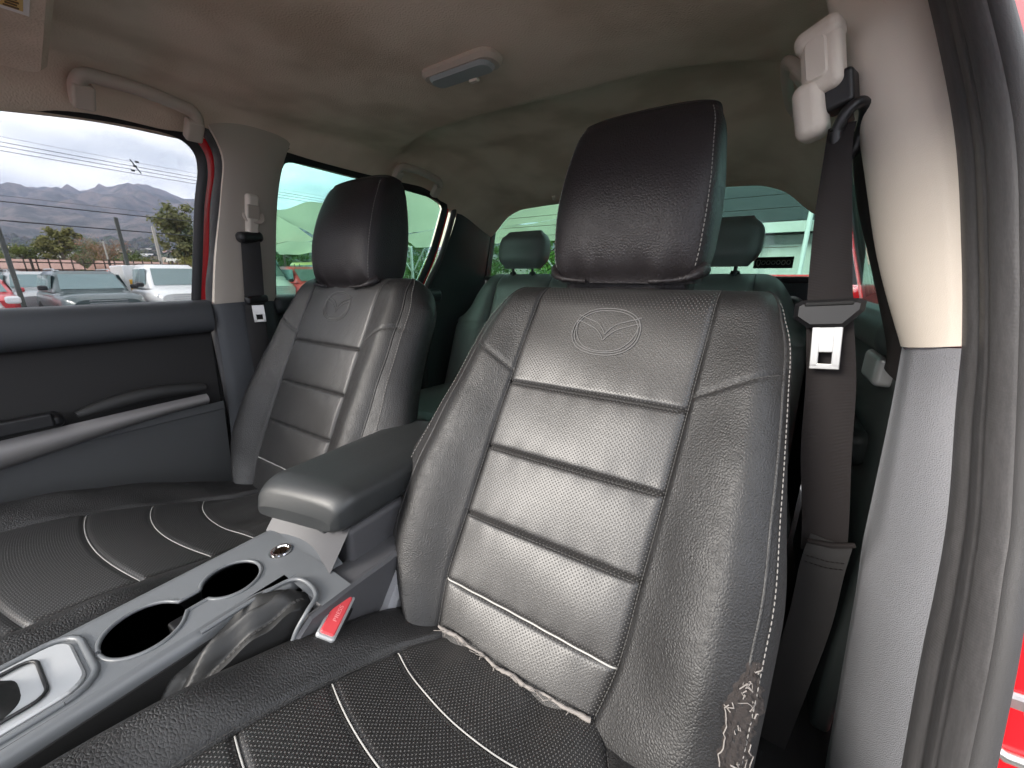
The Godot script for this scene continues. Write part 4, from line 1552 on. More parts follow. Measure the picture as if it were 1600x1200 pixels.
	mb.grid(20, 12, func(u, w): return Vector3(lerpf(-0.09, 0.086, u), lerpf(1.148, 1.2, w), lerpf(-0.236, -0.276, w) - 0.014 * sin(PI * u)) + o, Vector3(0.0, 1.0, -0.6) + o)
	obj("tower_front", mb, M.console_side, c)
	# padded lid
	mb = MB.new()
	var S := []
	for i in 61:
		var t := i / 60.0
		var z := lerpf(-0.236, -0.56, t)
		var e := sqrt(1.0 - pow(1.0 - minf(t / 0.13, 1.0), 2.0))
		e *= sqrt(1.0 - pow(maxf(t - 0.93, 0.0) / 0.0701, 2.0)) * 0.4 + 0.6
		var half := lerpf(0.066, 0.083, e) + 0.006 * t
		var top := lerpf(1.216, 1.254, e) - 0.006 * t
		var bot := lerpf(1.2, 1.19, e)
		var row := []
		for k in 44:
			var a := TAU * k / 44.0
			var sx := signf(cos(a)) * pow(absf(cos(a)), 0.4)
			var sy := signf(sin(a)) * pow(absf(sin(a)), 0.5)
			row.append(Vector3(0.008 - 0.016 * t + half * sx, (top + bot) / 2 + (top - bot) / 2 * sy + (0.004 * (1.0 - sx * sx) if sy > 0 else 0.0), z - 0.016 * sx * (1.0 - t)) + o)
		S.append(row)
	mb.loft(S)
	obj("armrest_lid", mb, M.lid, c)
	mb = MB.new()
	mb.box(Vector3(0.06, 0.012, 0.02), 0.004, at(Vector3(0.02, 1.19, -0.265) + o))
	obj("lid_catch", mb, M.plastic, c)
	# gaiter of the handbrake: folded soft leather
	mb = MB.new()
	S = []
	for i in 41:
		var t := i / 40.0
		var z := lerpf(-0.206, -0.03, t)
		var r := ease_tab([[0, 0.018], [0.12, 0.034], [0.35, 0.04], [0.7, 0.038], [1.0, 0.022]], t)
		var row := []
		for k in 96:
			var a := TAU * k / 96.0
			var f := gaiter_f(a, t)
			row.append(Vector3(minf(0.083 - 0.025 * t + cos(a) * r * f, 0.112 - 0.03 * t), 1.12 - 0.025 * t - 0.04 * t * t + sin(a) * r * f * 1.15, z) + o)
		S.append(row)
	mb.loft(S)
	var ga := obj("handbrake_gaiter", mb, M.soft_leather, c)
	mb = MB.new()
	for off in [0.0, 0.06]:
		var q := []
		for i in range(3, 38):
			var t := i / 40.0
			var z := lerpf(-0.206, -0.03, t)
			var r := ease_tab([[0, 0.018], [0.12, 0.034], [0.35, 0.04], [0.7, 0.038], [1.0, 0.022]], t)
			var a: float = 1.05 + off
			var f := gaiter_f(a, t)
			q.append(Vector3(minf(0.083 - 0.025 * t + cos(a) * r * f, 0.112 - 0.03 * t), 1.12 - 0.025 * t - 0.04 * t * t + sin(a) * r * f * 1.15 + 0.0006, z) + o)
		stitches(mb, q, 0.004, 0.002, 0.0008)
	obj("gaiter_stitching", mb, M.dark_thread, ga)
	mb = MB.new()
	var fr := []
	for p in [Vector3(0.046, 1.15, -0.1), Vector3(0.05, 1.152, -0.17), Vector3(0.058, 1.153, -0.2), Vector3(0.08, 1.153, -0.208), Vector3(0.108, 1.151, -0.203), Vector3(0.118, 1.147, -0.185), Vector3(0.118, 1.13, -0.168), Vector3(0.118, 1.10, -0.152)]: fr.append(p + o)
	mb.tube(smooth_curve(fr, 5), 0.0028, 10)
	obj("gaiter_frame", mb, M.console, c)
	# gear lever plate and boot
	mb = MB.new()
	mb.prism(rrect(0.092, 0.14, 0.02, 5), 0.006, at(Vector3(-0.026, Y + 0.001, 0.055) + o, Vector3(-PI / 2, 0, 0)), 0.002)
	obj("gear_plate", mb, M.bezel, c)
	mb = MB.new()
	var rr := []
	for p in rrect(0.106, 0.154, 0.026, 5): rr.append(Vector3(-0.026 + p.x, Y + 0.001, 0.055 - p.y) + o)
	rr.append(rr[0])
	mb.tube(rr, 0.0035, 8)
	obj("gear_plate_rim", mb, M.console, c)
	mb = MB.new()
	S = []
	for j in 14:
		var t := j / 13.0
		var row := []
		for k in 40:
			var a := TAU * k / 40.0
			var r := lerpf(1.0, 0.35, pow(t, 0.8)) * (1.0 + 0.07 * sin(a * 7.0 + t * 4.0) * sin(PI * t) + 0.05 * sin(t * 24.0))
			row.append(Vector3(-0.026 + 0.033 * r * signf(cos(a)) * pow(absf(cos(a)), 0.6), Y + 0.004 + 0.05 * t, 0.07 + 0.012 * t + 0.045 * r * signf(sin(a)) * pow(absf(sin(a)), 0.6)) + o)
		S.append(row)
	mb.loft(S)
	obj("gear_boot", mb, M.soft_leather, c)
	mb = MB.new()
	rr = []
	for p in rrect(0.07, 0.104, 0.012, 4): rr.append(Vector3(-0.026 + p.x, Y + 0.006, 0.062 - p.y) + o)
	rr.append(rr[0])
	mb.tube(rr, 0.0018, 6)
	obj("boot_edge", mb, M.black, c)
	# buckle of the driver's belt
	var bk := thing("seat_belt_buckle", "black seat belt buckle with red press button between console and driver seat", "buckle", Vector3(0.155, 0.95, -0.21))
	var la := Vector3(-0.447, 0.194, -0.873)
	var na := Vector3(0.505, 0.86, -0.067)
	na = (na - la * na.dot(la)).normalized()
	var bas := Basis(la.cross(na), la, na)
	var xf := Transform3D(bas, Vector3(0.127, 1.118, -0.214) - Vector3(0.155, 0.95, -0.21))
	mb = MB.new()
	mb.box(Vector3(0.034, 0.07, 0.05), 0.008, xf * at(Vector3(0, 0, -0.031)), 3)
	mb.box(Vector3(0.03, 0.05, 0.16), 0.006, xf * at(Vector3(0.0, 0.0, -0.11), Vector3(0, 0.25, 0)), 2)
	obj("buckle_body", mb, M.black, bk)
	mb = MB.new()
	mb.prism(rrect(0.025, 0.06, 0.004), 0.010, xf, 0.002)
	obj("buckle_rim", mb, M.bezel, bk)
	mb = MB.new()
	mb.prism(rrect(0.0185, 0.052, 0.003), 0.010, xf * at(Vector3(0, 0, 0.003)), 0.0015)
	var bt := obj("press_button", mb, M.red_button, bk)
	var tm := TextMesh.new()
	tm.text = "PRESS"
	var sf := SystemFont.new()
	sf.font_names = PackedStringArray(["Droid Sans"])
	tm.font = sf
	tm.font_size = 8
	tm.pixel_size = 0.001
	tm.depth = 0.0004
	var to := obj("button_lettering", tm, mat(0.78, 0.3, 0.3, 0.5), bt)
	to.transform = xf * at(Vector3(0.0005, 0, 0.0083), Vector3(0, 0, PI / 2))

# ---------------------------------------------------------------- belts, handles, lamp, visor
func belt(mb: MB, pts: Array, widths: Array, nrms: Array, dirs: Array, th := 0.0014, per := 8) -> void:
	var p := smooth_curve(pts, per)
	var w := []
	for k in widths: w.append(Vector3(k, 0, 0))
	w = smooth_curve(w, per)
	var n2 := smooth_curve(nrms, per)
	var d2 := smooth_curve(dirs, per)
	var half := []
	var nn := []
	var L := 0.0
	for i in p.size():
		if i > 0: L += p[i].distance_to(p[i - 1])
		var t: Vector3 = (p[mini(i + 1, p.size() - 1)] - p[maxi(i - 1, 0)]).normalized()
		var d: Vector3 = (d2[i] - t * d2[i].dot(t)).normalized()
		half.append(d * w[i].x * 0.5)
		nn.append(d.cross(t).normalized() * signf(d.cross(t).dot(n2[i])))
	mb.band(p, half, nn, th, 0.05, L, 0.0015)

func build_belts() -> void:
	# driver's belt
	var b := thing("seat_belt", "black seat belt hanging beside the driver seat with its metal tongue at shoulder height", "seat belt", Vector3(0.66, 0.8, -0.64), 0.0, "front seat belts")
	var o := -b.position
	var fw := Vector3(-0.15, 0, 1)
	var mb := MB.new()
	belt(mb, [Vector3(0.588, 1.722, -0.655), Vector3(0.588, 1.69, -0.64), Vector3(0.596, 1.61, -0.628), Vector3(0.609, 1.515, -0.62), Vector3(0.627, 1.42, -0.622), Vector3(0.640, 1.32, -0.625), Vector3(0.657, 1.22, -0.627), Vector3(0.664, 1.168, -0.628)].map(func(p): return p + o),
		[0.026, 0.026, 0.036, 0.044, 0.05, 0.053, 0.051, 0.05], [Vector3(-0.5, 0.1, 0.8), Vector3(-0.5, 0, 0.8), Vector3(-0.35, 0, 0.9), fw, fw, fw, fw, fw], [Vector3(1, 0, 0.3), Vector3(1, 0, 0.3), Vector3(1, 0, 0.15), Vector3(1, 0, 0.05), Vector3(1, 0, 0.05), Vector3(1, 0, 0.05), Vector3(1, 0, 0.05), Vector3(1, 0, 0.05)])
	obj("shoulder_webbing", mb, M.webbing, b)
	mb = MB.new()
	belt(mb, [Vector3(0.607, 1.72, -0.675), Vector3(0.625, 1.65, -0.685), Vector3(0.66, 1.56, -0.695), Vector3(0.694, 1.46, -0.69), Vector3(0.70, 1.42, -0.70)].map(func(p): return p + o),
		[0.03, 0.04, 0.045, 0.045, 0.04], [Vector3(-1, 0, 0.2), Vector3(-1, 0, 0.2), Vector3(-1, 0, 0.2), Vector3(-1, 0, 0.2), Vector3(-1, 0, 0.2)], [Vector3(0.25, 0, 1), Vector3(0.22, 0, 1), Vector3(0.22, 0, 1), Vector3(0.22, 0, 1), Vector3(0.22, 0, 1)])
	obj("return_webbing", mb, M.webbing, b)
	mb = MB.new()
	belt(mb, [Vector3(0.668, 1.195, -0.622), Vector3(0.665, 1.15, -0.618), Vector3(0.668, 1.05, -0.625), Vector3(0.665, 0.9, -0.64), Vector3(0.66, 0.76, -0.65)].map(func(p): return p + o),
		[0.046, 0.049, 0.05, 0.05, 0.05], [fw, fw, fw, fw, fw], [Vector3(1, 0.05, 0.05), Vector3(1, 0.02, 0.05), Vector3(1, 0, 0.05), Vector3(1, 0, 0.05), Vector3(1, 0, 0.05)])
	obj("lower_webbing", mb, M.webbing_dark, b)
	mb = MB.new()
	mb.tube([Vector3(0.642, 1.188, -0.617) + o, Vector3(0.668, 1.192, -0.615) + o, Vector3(0.692, 1.2, -0.618) + o], [0.0035, 0.0042, 0.0035], 8)
	stitches(mb, [Vector3(0.644, 1.165, -0.6155) + o, Vector3(0.668, 1.166, -0.6135) + o, Vector3(0.688, 1.17, -0.6155) + o], 0.004, 0.0015, 0.0009)
	stitches(mb, [Vector3(0.644, 1.155, -0.6148) + o, Vector3(0.668, 1.156, -0.6128) + o, Vector3(0.688, 1.16, -0.6148) + o], 0.004, 0.0015, 0.0009)
	obj("sewn_fold", mb, M.webbing, b)
	# tongue with its black cap
	var xf := at(Vector3(0.608, 1.505, -0.606) + o, Vector3(-0.05, -0.12, 0.1))
	mb = MB.new()
	mb.prism(PackedVector2Array([Vector2(-0.033, 0.013), Vector2(-0.026, 0.017), Vector2(0.026, 0.017), Vector2(0.034, 0.014), Vector2(0.033, 0.002), Vector2(0.016, -0.017), Vector2(-0.018, -0.017), Vector2(-0.034, -0.004)]), 0.016, xf, 0.005)
	var cap := obj("tongue_cap", mb, M.black, b)
	mb = MB.new()
	mb.box(Vector3(0.046, 0.005, 0.02), 0.002, xf * at(Vector3(0, 0.012, 0.0)))
	obj("tongue_slot", mb, M.black_matt, cap)
	mb = MB.new()
	var yx := xf * at(Vector3(0.001, -0.042, 0.002))
	for q in [[-0.0105, 0.0, 0.0085, 0.05], [0.0105, 0.0, 0.0085, 0.05]]:
		mb.box(Vector3(q[2], q[3], 0.003), 0.001, yx * at(Vector3(q[0], q[1] + 0.002, 0)))
	mb.box(Vector3(0.0295, 0.034, 0.0026), 0.001, yx * at(Vector3(0, 0.012, 0)))
	mb.box(Vector3(0.0295, 0.007, 0.003), 0.001, yx * at(Vector3(0, -0.0225, 0)))
	obj("metal_tongue", mb, M.steel, b)
	# height adjuster and turning loop
	mb = MB.new()
	xf = at(Vector3(0.556, 1.773, -0.664) + o, Vector3(0.0, -0.35, 0.22))
	mb.box(Vector3(0.046, 0.026, 0.038), 0.011, xf * at(Vector3(0.005, 0.05, 0), Vector3(0, 0, 0.1)), 4)
	mb.box(Vector3(0.04, 0.075, 0.033), 0.01, xf * at(Vector3(0.007, 0.022, 0)), 4)
	mb.box(Vector3(0.032, 0.066, 0.037), 0.0125, xf * at(Vector3(-0.007, -0.028, 0.001), Vector3(0, 0, 0.04)), 4)
	var ad := obj("height_adjuster", mb, M.beige, b, "cream plastic height adjuster")
	mb = MB.new()
	mb.prism(rrect(0.022, 0.046, 0.007, 6), 0.005, xf * at(Vector3(0.004, 0.022, 0.0165)), 0.0018)
	obj("release_button", mb, M.beige, ad)
	mb = MB.new()
	mb.box(Vector3(0.03, 0.04, 0.03), 0.006, xf * at(Vector3(0.02, -0.018, -0.008)))
	obj("slide_block", mb, M.black, ad)
	mb = MB.new()
	var lp := []
	for p in [Vector3(0.583, 1.715, -0.648), Vector3(0.589, 1.733, -0.645), Vector3(0.600, 1.742, -0.65), Vector3(0.608, 1.736, -0.662), Vector3(0.609, 1.715, -0.672), Vector3(0.604, 1.695, -0.673), Vector3(0.594, 1.685, -0.662), Vector3(0.586, 1.695, -0.65), Vector3(0.583, 1.715, -0.648)]: lp.append(p + o)
	mb.tube(smooth_curve(lp, 5), 0.0065, 12)
	obj("turning_loop", mb, M.black, b)
	# passenger's belt
	var c := thing("seat_belt", "black seat belt hanging on the far pillar beside the passenger seat", "seat belt", Vector3(-0.66, 0.8, -0.56), 0.0, "front seat belts")
	o = -c.position
	var nn := Vector3(1, 0, 0.3)
	var dd := Vector3(-0.25, 0, 1)
	mb = MB.new()
	belt(mb, [Vector3(-0.64, 1.655, -0.543), Vector3(-0.645, 1.6, -0.541), Vector3(-0.655, 1.5, -0.535), Vector3(-0.663, 1.4, -0.53), Vector3(-0.67, 1.25, -0.53), Vector3(-0.68, 1.0, -0.53)].map(func(p): return p + o), [0.044, 0.045, 0.047, 0.048, 0.048, 0.048], [nn, nn, nn, nn, nn, nn], [dd, dd, dd, dd, dd, dd])
	obj("shoulder_webbing", mb, M.webbing_dark, c)
	mb = MB.new()
	belt(mb, [Vector3(-0.655, 1.655, -0.545), Vector3(-0.676, 1.55, -0.54), Vector3(-0.69, 1.46, -0.53), Vector3(-0.7, 1.4, -0.53)].map(func(p): return p + o), [0.044, 0.045, 0.047, 0.048], [nn, nn, nn, nn], [dd, dd, dd, dd])
	obj("return_webbing", mb, M.webbing_dark, c)
	mb = MB.new()
	mb.box(Vector3(0.03, 0.028, 0.07), 0.012, at(Vector3(-0.643, 1.648, -0.543) + o, Vector3(0.1, 0.28, 0)), 3)
	obj("turning_loop", mb, M.black, c)
	mb = MB.new()
	mb.box(Vector3(0.024, 0.1, 0.032), 0.008, at(Vector3(-0.636, 1.705, -0.553) + o, Vector3(0, 0.25, -0.24)), 3)
	ad = obj("height_adjuster", mb, M.beige, c)
	mb = MB.new()
	mb.box(Vector3(0.006, 0.034, 0.033), 0.002, at(Vector3(-0.6225, 1.71, -0.553) + o, Vector3(0, 0.25, -0.24)))
	obj("release_button", mb, M.beige_dim, ad)
	mb = MB.new()
	mb.box(Vector3(0.02, 0.022, 0.066), 0.008, at(Vector3(-0.648, 1.485, -0.535) + o, Vector3(0.06, 0.28, 0)), 3)
	cap = obj("tongue_cap", mb, M.black, c)
	xf = at(Vector3(-0.643, 1.447, -0.533) + o, Vector3(0, PI / 2 - 0.28, 0))
	mb = MB.new()
	for q in [-0.011, 0.011]:
		mb.box(Vector3(0.007, 0.045, 0.0026), 0.001, xf * at(Vector3(q, 0, 0)))
	mb.box(Vector3(0.029, 0.026, 0.0024), 0.001, xf * at(Vector3(0, 0.01, 0)))
	mb.box(Vector3(0.029, 0.007, 0.0026), 0.001, xf * at(Vector3(0, -0.02, 0)))
	obj("metal_tongue", mb, M.steel, c)

func grab_handle(label: String, a: Vector3, b: Vector3, drop: Vector3, r: float) -> void:
	# a bar with two feet that reach down to the roof rail
	var g := thing("grab_handle", label, "grab handle", (a + b) / 2 + drop, 0.0, "roof grab handles")
	var o := -g.position
	var mb := MB.new()
	var d := (b - a)
	var pts := smooth_curve([a + drop * 0.75 + o, a + drop * 0.3 + o, a + d * 0.06 + o, a + d * 0.2 - drop * 0.08 + o, a + d * 0.5 - drop * 0.14 + o, a + d * 0.8 - drop * 0.08 + o, b - d * 0.06 + o, b + drop * 0.3 + o, b + drop * 0.75 + o], 6)
	mb.tube(pts, r, 14, true, 0.72)
	obj("grip", mb, M.beige_dim, g)
	for e in [a, b]:
		mb = MB.new()
		var k := 1.0 if e == a else -1.0
		mb.box(Vector3(r * 1.7, drop.length() * 0.75, r * 2.5), r * 0.45, at(e + drop * 0.62 + d * 0.03 * k + o, Vector3(0, 0, atan2(drop.x, -drop.y))), 3)
		obj("foot", mb, M.beige_dim, g)

func build_fittings() -> void:
	grab_handle("large beige grab handle above the passenger front window", Vector3(-0.548, 1.897, -0.262), Vector3(-0.548, 1.885, -0.44), Vector3(-0.04, -0.045, 0), 0.0128)
	grab_handle("small beige grab handle above the passenger rear window", Vector3(-0.545, 1.90, -1.0), Vector3(-0.545, 1.885, -1.2), Vector3(-0.04, -0.045, 0), 0.0125)
	grab_handle("beige grab handle in the roof corner behind the driver belt adjuster", Vector3(0.515, 1.90, -0.9), Vector3(0.53, 1.885, -1.1), Vector3(0.04, -0.045, 0), 0.0125)
	# roof lamp, unlit
	var l := thing("roof_lamp", "unlit oval roof lamp with grey lens in the middle of the lining", "ceiling lamp", Vector3(0, 1.926, -0.665))
	var mb := MB.new()
	mb.prism(rrect(0.172, 0.062, 0.026, 6), 0.018, at(Vector3(0, -0.003, 0), Vector3(PI / 2, 0, 0)), 0.006)
	obj("lamp_frame", mb, M.beige_dim, l)
	mb = MB.new()
	mb.prism(rrect(0.142, 0.044, 0.019, 6), 0.016, at(Vector3(0, -0.01, 0), Vector3(PI / 2, 0, 0)), 0.005)
	obj("lens", mb, M.lens, l)
	mb = MB.new()
	mb.box(Vector3(0.02, 0.006, 0.01), 0.002, at(Vector3(0.014, -0.019, -0.021)))
	obj("switch", mb, M.beige, l)
	# coat hook
	var h := thing("coat_hook", "small beige coat hook on the roof lining near the rear window", "hook", Vector3(-0.252, 1.868, -1.55))
	mb = MB.new()
	mb.box(Vector3(0.034, 0.012, 0.03), 0.004, at(Vector3(0, 0.012, 0)))
	obj("hook_plate", mb, M.beige_dim, h)
	mb = MB.new()
	mb.tube(smooth_curve([Vector3(0.006, 0.008, -0.005), Vector3(0.006, -0.012, 0.0), Vector3(0.006, -0.018, 0.012), Vector3(0.006, -0.008, 0.02)], 4), 0.005, 8)
	obj("hook_arm", mb, M.beige, h)
	# sun visor with its warning label
	var s := thing("sun_visor", "folded up beige sun visor with yellow label in the upper left corner", "sun visor", Vector3(-0.343, 1.889, -0.083))
	s.rotation = Vector3(0, -0.1, 0.06)
	mb = MB.new()
	mb.prism(rrect(0.47, 0.235, 0.03, 6), 0.022, at(Vector3(0.035, 0.002, 0.0), Vector3(PI / 2, 0.0, 0)), 0.009)
	obj("visor_pad", mb, M.headliner, s)
	mb = MB.new()
	mb.box(Vector3(0.12, 0.001, 0.075), 0.0004, at(Vector3(0.06, -0.0098, -0.058)), 1)
	var lb := obj("warning_label", mb, M.label_white, s)
	mb = MB.new()
	mb.box(Vector3(0.105, 0.001, 0.02), 0.0004, at(Vector3(0.062, -0.0104, -0.08)), 1)
	obj("yellow_print", mb, M.label_yellow, lb)
	mb = MB.new()
	for k in 5:
		mb.box(Vector3(0.004, 0.0008, 0.013 - 0.003 * (k % 2)), 0.0003, at(Vector3(0.014 + k * 0.007, -0.0112, -0.08)), 1)
	obj("small_print", mb, M.print_dark, lb)
	# stain patches on the lining are in the fabric colour; the retaining clip by the visor
	mb = MB.new()

# ---------------------------------------------------------------- outside
func far_materials() -> void:
	M.asphalt = with_bump(mat(0.2, 0.195, 0.19, 0.9), M.fine_t, 2.0, 1.5)
	M.soil = mat(0.16, 0.15, 0.1, 1.0)
	M.mountain = mat(1, 1, 1, 1.0, 0.0, 0.1)
	M.mountain.albedo_texture = tint_image(noise_image(FastNoiseLite.TYPE_SIMPLEX_SMOOTH, 512, 0.02, 71, 5), Color(0.26, 0.28, 0.27), Color(0.46, 0.42, 0.40), 0.25, 0.75)
	M.mountain.uv1_triplanar = true
	M.mountain.uv1_world_triplanar = true
	M.mountain.uv1_scale = Vector3.ONE / 700.0
	M.car_white = car_paint(0.75, 0.76, 0.77)
	M.car_silver = car_paint(0.42, 0.43, 0.44, 0.4)
	M.car_dark = car_paint(0.05, 0.075, 0.08, 0.2)
	M.car_grey = car_paint(0.2, 0.19, 0.19, 0.3)
	M.car_orange = car_paint(0.75, 0.13, 0.04)
	M.car_red = car_paint(0.6, 0.05, 0.06)
	M.car_glass = mat(0.16, 0.24, 0.25, 0.06, 0.0, 0.9)
	M.lamp_glass = mat(0.7, 0.72, 0.74, 0.12, 0.5)
	M.tyre = mat(0.02, 0.02, 0.02, 0.9)
	M.rim = mat(0.45, 0.45, 0.46, 0.35, 0.7)
	M.trim = mat(0.02, 0.02, 0.022, 0.5)
	M.bark = mat(0.12, 0.1, 0.075, 0.95)
	M.pale_bark = mat(0.32, 0.28, 0.22, 0.95)
	M.pole_dark = mat(0.07, 0.075, 0.07, 0.7)
	M.pole_pale = mat(0.42, 0.4, 0.36, 0.9)
	M.pole_white = mat(0.75, 0.76, 0.75, 0.5)
	M.fence = mat(0.06, 0.045, 0.035, 0.7)
	M.wire = mat(0.03, 0.03, 0.035, 0.7)
	M.cloth = mat(0.46, 0.47, 0.38, 0.95)
	M.cloth.backlight_enabled = true
	M.cloth.backlight = Color(0.75, 0.76, 0.66)
	M.pink_wall = mat(0.5, 0.33, 0.29, 0.9)
	M.roof_red = mat(0.36, 0.22, 0.18, 0.85)
	M.wall_pale = mat(0.55, 0.56, 0.53, 0.85)
	M.shed_dark = with_bump(mat(0.018, 0.025, 0.028, 0.75), M.fine_t, 2.0, 1.0)
	M.shed_trim = mat(0.6, 0.6, 0.56, 0.6)

func car_paint(r: float, g: float, b: float, metal := 0.0) -> StandardMaterial3D:
	var m := mat(r, g, b, 0.3, metal)
	m.clearcoat_enabled = true
	m.clearcoat = 0.6
	m.clearcoat_roughness = 0.06
	return m

# c: L length, W width, H height, hood height, belt height, zf windscreen foot, zr roof front, zt roof rear, zb rear glass foot
func build_car(called: String, label: String, category: String, p: Vector3, turn: float, c: Dictionary, paint: Material, group := "cars parked in the yard") -> Node3D:
	var t := thing(called, label, category, p, turn, group)
	var L: float = c.L
	var W: float = c.W * 0.5
	var mb := MB.new()
	var S := []
	var n := 34
	for i in n + 1:
		var f := float(i) / n
		var z := lerpf(-L / 2, L / 2, f)
		var e0 := clampf((z + L / 2) / 0.35, 0, 1)
		var e1 := clampf((L / 2 - z) / 0.55, 0, 1)
		var hw := W * (1.0 - 0.22 * pow(1 - e1, 2.0) - 0.10 * pow(1 - e0, 2.0))
		var top: float = lerpf(c.belt, c.hood, smoothstep(c.zf - 0.15, c.zf + 0.25, z))
		if c.has("bed"): top = lerpf(c.bed, top, smoothstep(c.zb - 0.1, c.zb + 0.05, z))
		top -= 0.16 * pow(1 - e1, 2.5) + 0.05 * pow(1 - e0, 2.0)
		var bot: float = 0.28 + 0.10 * pow(1 - e1, 2.0)
		var row := []
		for k in 28:
			var a := TAU * k / 28.0
			var sx := signf(cos(a)) * pow(absf(cos(a)), 0.42)
			var sy := signf(sin(a)) * pow(absf(sin(a)), 0.42)
			row.append(Vector3(hw * sx * (1.0 - 0.05 * maxf(sy, 0.0)), (top + bot) / 2 + (top - bot) / 2 * sy, z))
		S.append(row)
	mb.loft(S)
	obj("body", mb, paint, t)
	# cabin
	mb = MB.new()
	S = []
	for j in 9:
		var f := j / 8.0
		var y: float = lerpf(c.belt - 0.06, c.H, f)
		var hw := lerpf(W * 0.93, W * 0.76, f)
		var zf := lerpf(c.zf, c.zr, f)
		var zb := lerpf(c.zb, c.zt, f)
		if j == 8:
			hw *= 0.9; zf -= 0.12; zb += 0.1
		var row := []
		for k in 28:
			var a := TAU * k / 28.0
			row.append(Vector3(hw * signf(cos(a)) * pow(absf(cos(a)), 0.25), y - (0.02 if j == 7 else 0.0), (zf + zb) / 2 + (zf - zb) / 2 * signf(sin(a)) * pow(absf(sin(a)), 0.25)))
		S.append(row)
	mb.loft(S)
	obj("cabin", mb, paint, t)
	# panes stand 6 mm proud of the cabin
	var pf := func(f: float, s: float, front: bool) -> Vector3:
		var hw := lerpf(W * 0.93, W * 0.76, f)
		return Vector3(s * hw, lerpf(c.belt - 0.06, c.H, f), lerpf(c.zf, c.zr, f) + 0.012 if front else lerpf(c.zb, c.zt, f) - 0.012)
	for front in [true, false]:
		if not front and c.has("bed") and false: continue
		mb = MB.new()
		mb.grid(8, 5, func(u, w):
			var p2: Vector3 = pf.call(lerpf(0.14, 0.84, w), lerpf(-0.84, 0.84, u), front)
			p2.z += (0.0 if front else 0.0)
			return p2, Vector3(0, 1, 0))
		obj("windscreen" if front else "rear_window", mb, M.car_glass, t)
	for s in [-1.0, 1.0]:
		var za: float = c.zf - 0.38
		var zz: float = c.zb + 0.2
		var m: int = c.get("windows", 2)
		for k in m:
			mb = MB.new()
			var a := lerpf(za, zz, float(k) / m) - 0.03
			var b := lerpf(za, zz, float(k + 1) / m) + 0.03
			mb.grid(3, 4, func(u, w):
				var f := lerpf(0.16, 0.82, w)
				var z := lerpf(a, b, u)
				z -= (0.28 * f * (c.zf - c.zr) if k == 0 else 0.0) * (1 - u)
				return Vector3(s * (lerpf(W * 0.93, W * 0.76, f) + 0.008), lerpf(c.belt - 0.06, c.H, f), z), Vector3(0, 1, 0))
			obj("side_window", mb, M.car_glass, t)
	# wheels
	for s in [-1.0, 1.0]:
		for z in [L * 0.31, -L * 0.29]:
			var r: float = c.get("wheel", 0.36)
			mb = MB.new()
			mb.lathe([Vector2(r * 0.6, -0.11), Vector2(r * 0.94, -0.11), Vector2(r, -0.07), Vector2(r, 0.07), Vector2(r * 0.94, 0.11), Vector2(r * 0.6, 0.11)], at(Vector3(s * (W - 0.1), r, z), Vector3(0, 0, PI / 2)), 22)
			var wh := obj("wheel", mb, M.tyre, t)
			mb = MB.new()
			mb.lathe([Vector2(0, 0.09), Vector2(r * 0.3, 0.1), Vector2(r * 0.6, 0.085)], at(Vector3(s * (W - 0.1), r, z), Vector3(0, 0, -s * PI / 2)), 18)
			obj("rim", mb, M.rim, wh)
	# face
	var fz := L / 2 - 0.06
	for s in [-1.0, 1.0]:
		mb = MB.new()
		mb.box(Vector3(W * 0.42, 0.17, 0.2), 0.05, at(Vector3(s * W * 0.64, c.hood - 0.25, fz - 0.1), Vector3(0, s * 0.4, 0)), 3)
		obj("headlight", mb, M.lamp_glass, t)
		mb = MB.new()
		mb.box(Vector3(0.2, 0.14, 0.09), 0.045, at(Vector3(s * (W + 0.08), c.belt + 0.07, c.zf - 0.35)), 3)
		obj("mirror", mb, M.trim if c.get("dark_mirror", true) else paint, t)
		mb = MB.new()
		mb.box(Vector3(0.12, 0.22, 0.08), 0.03, at(Vector3(s * W * 0.82, c.belt - 0.2, -L / 2 + 0.05)), 2)
		obj("tail_light", mb, M.car_red, t)
	mb = MB.new()
	mb.box(Vector3(W * 0.9, 0.2, 0.1), 0.04, at(Vector3(0, c.hood - 0.27, fz)), 2)
	obj("grille", mb, M.trim, t)
	mb = MB.new()
	for k in 3: mb.box(Vector3(W * 0.88, 0.018, 0.03), 0.006, at(Vector3(0, c.hood - 0.34 + k * 0.07, fz + 0.05)))
	obj("grille_bars", mb, M.rim, t)
	mb = MB.new()
	mb.box(Vector3(W * 1.75, 0.22, 0.2), 0.08, at(Vector3(0, 0.5, fz - 0.04)), 3)
	obj("bumper", mb, paint, t)
	if c.get("rails", false):
		for s in [-1.0, 1.0]:
			mb = MB.new()
			mb.tube([Vector3(s * W * 0.66, c.H - 0.02, c.zr - 0.2), Vector3(s * W * 0.66, c.H + 0.05, c.zr - 0.35), Vector3(s * W * 0.66, c.H + 0.05, c.zt + 0.4), Vector3(s * W * 0.66, c.H - 0.02, c.zt + 0.25)], 0.022, 8)
			obj("roof_rail", mb, M.rim, t)
	return t

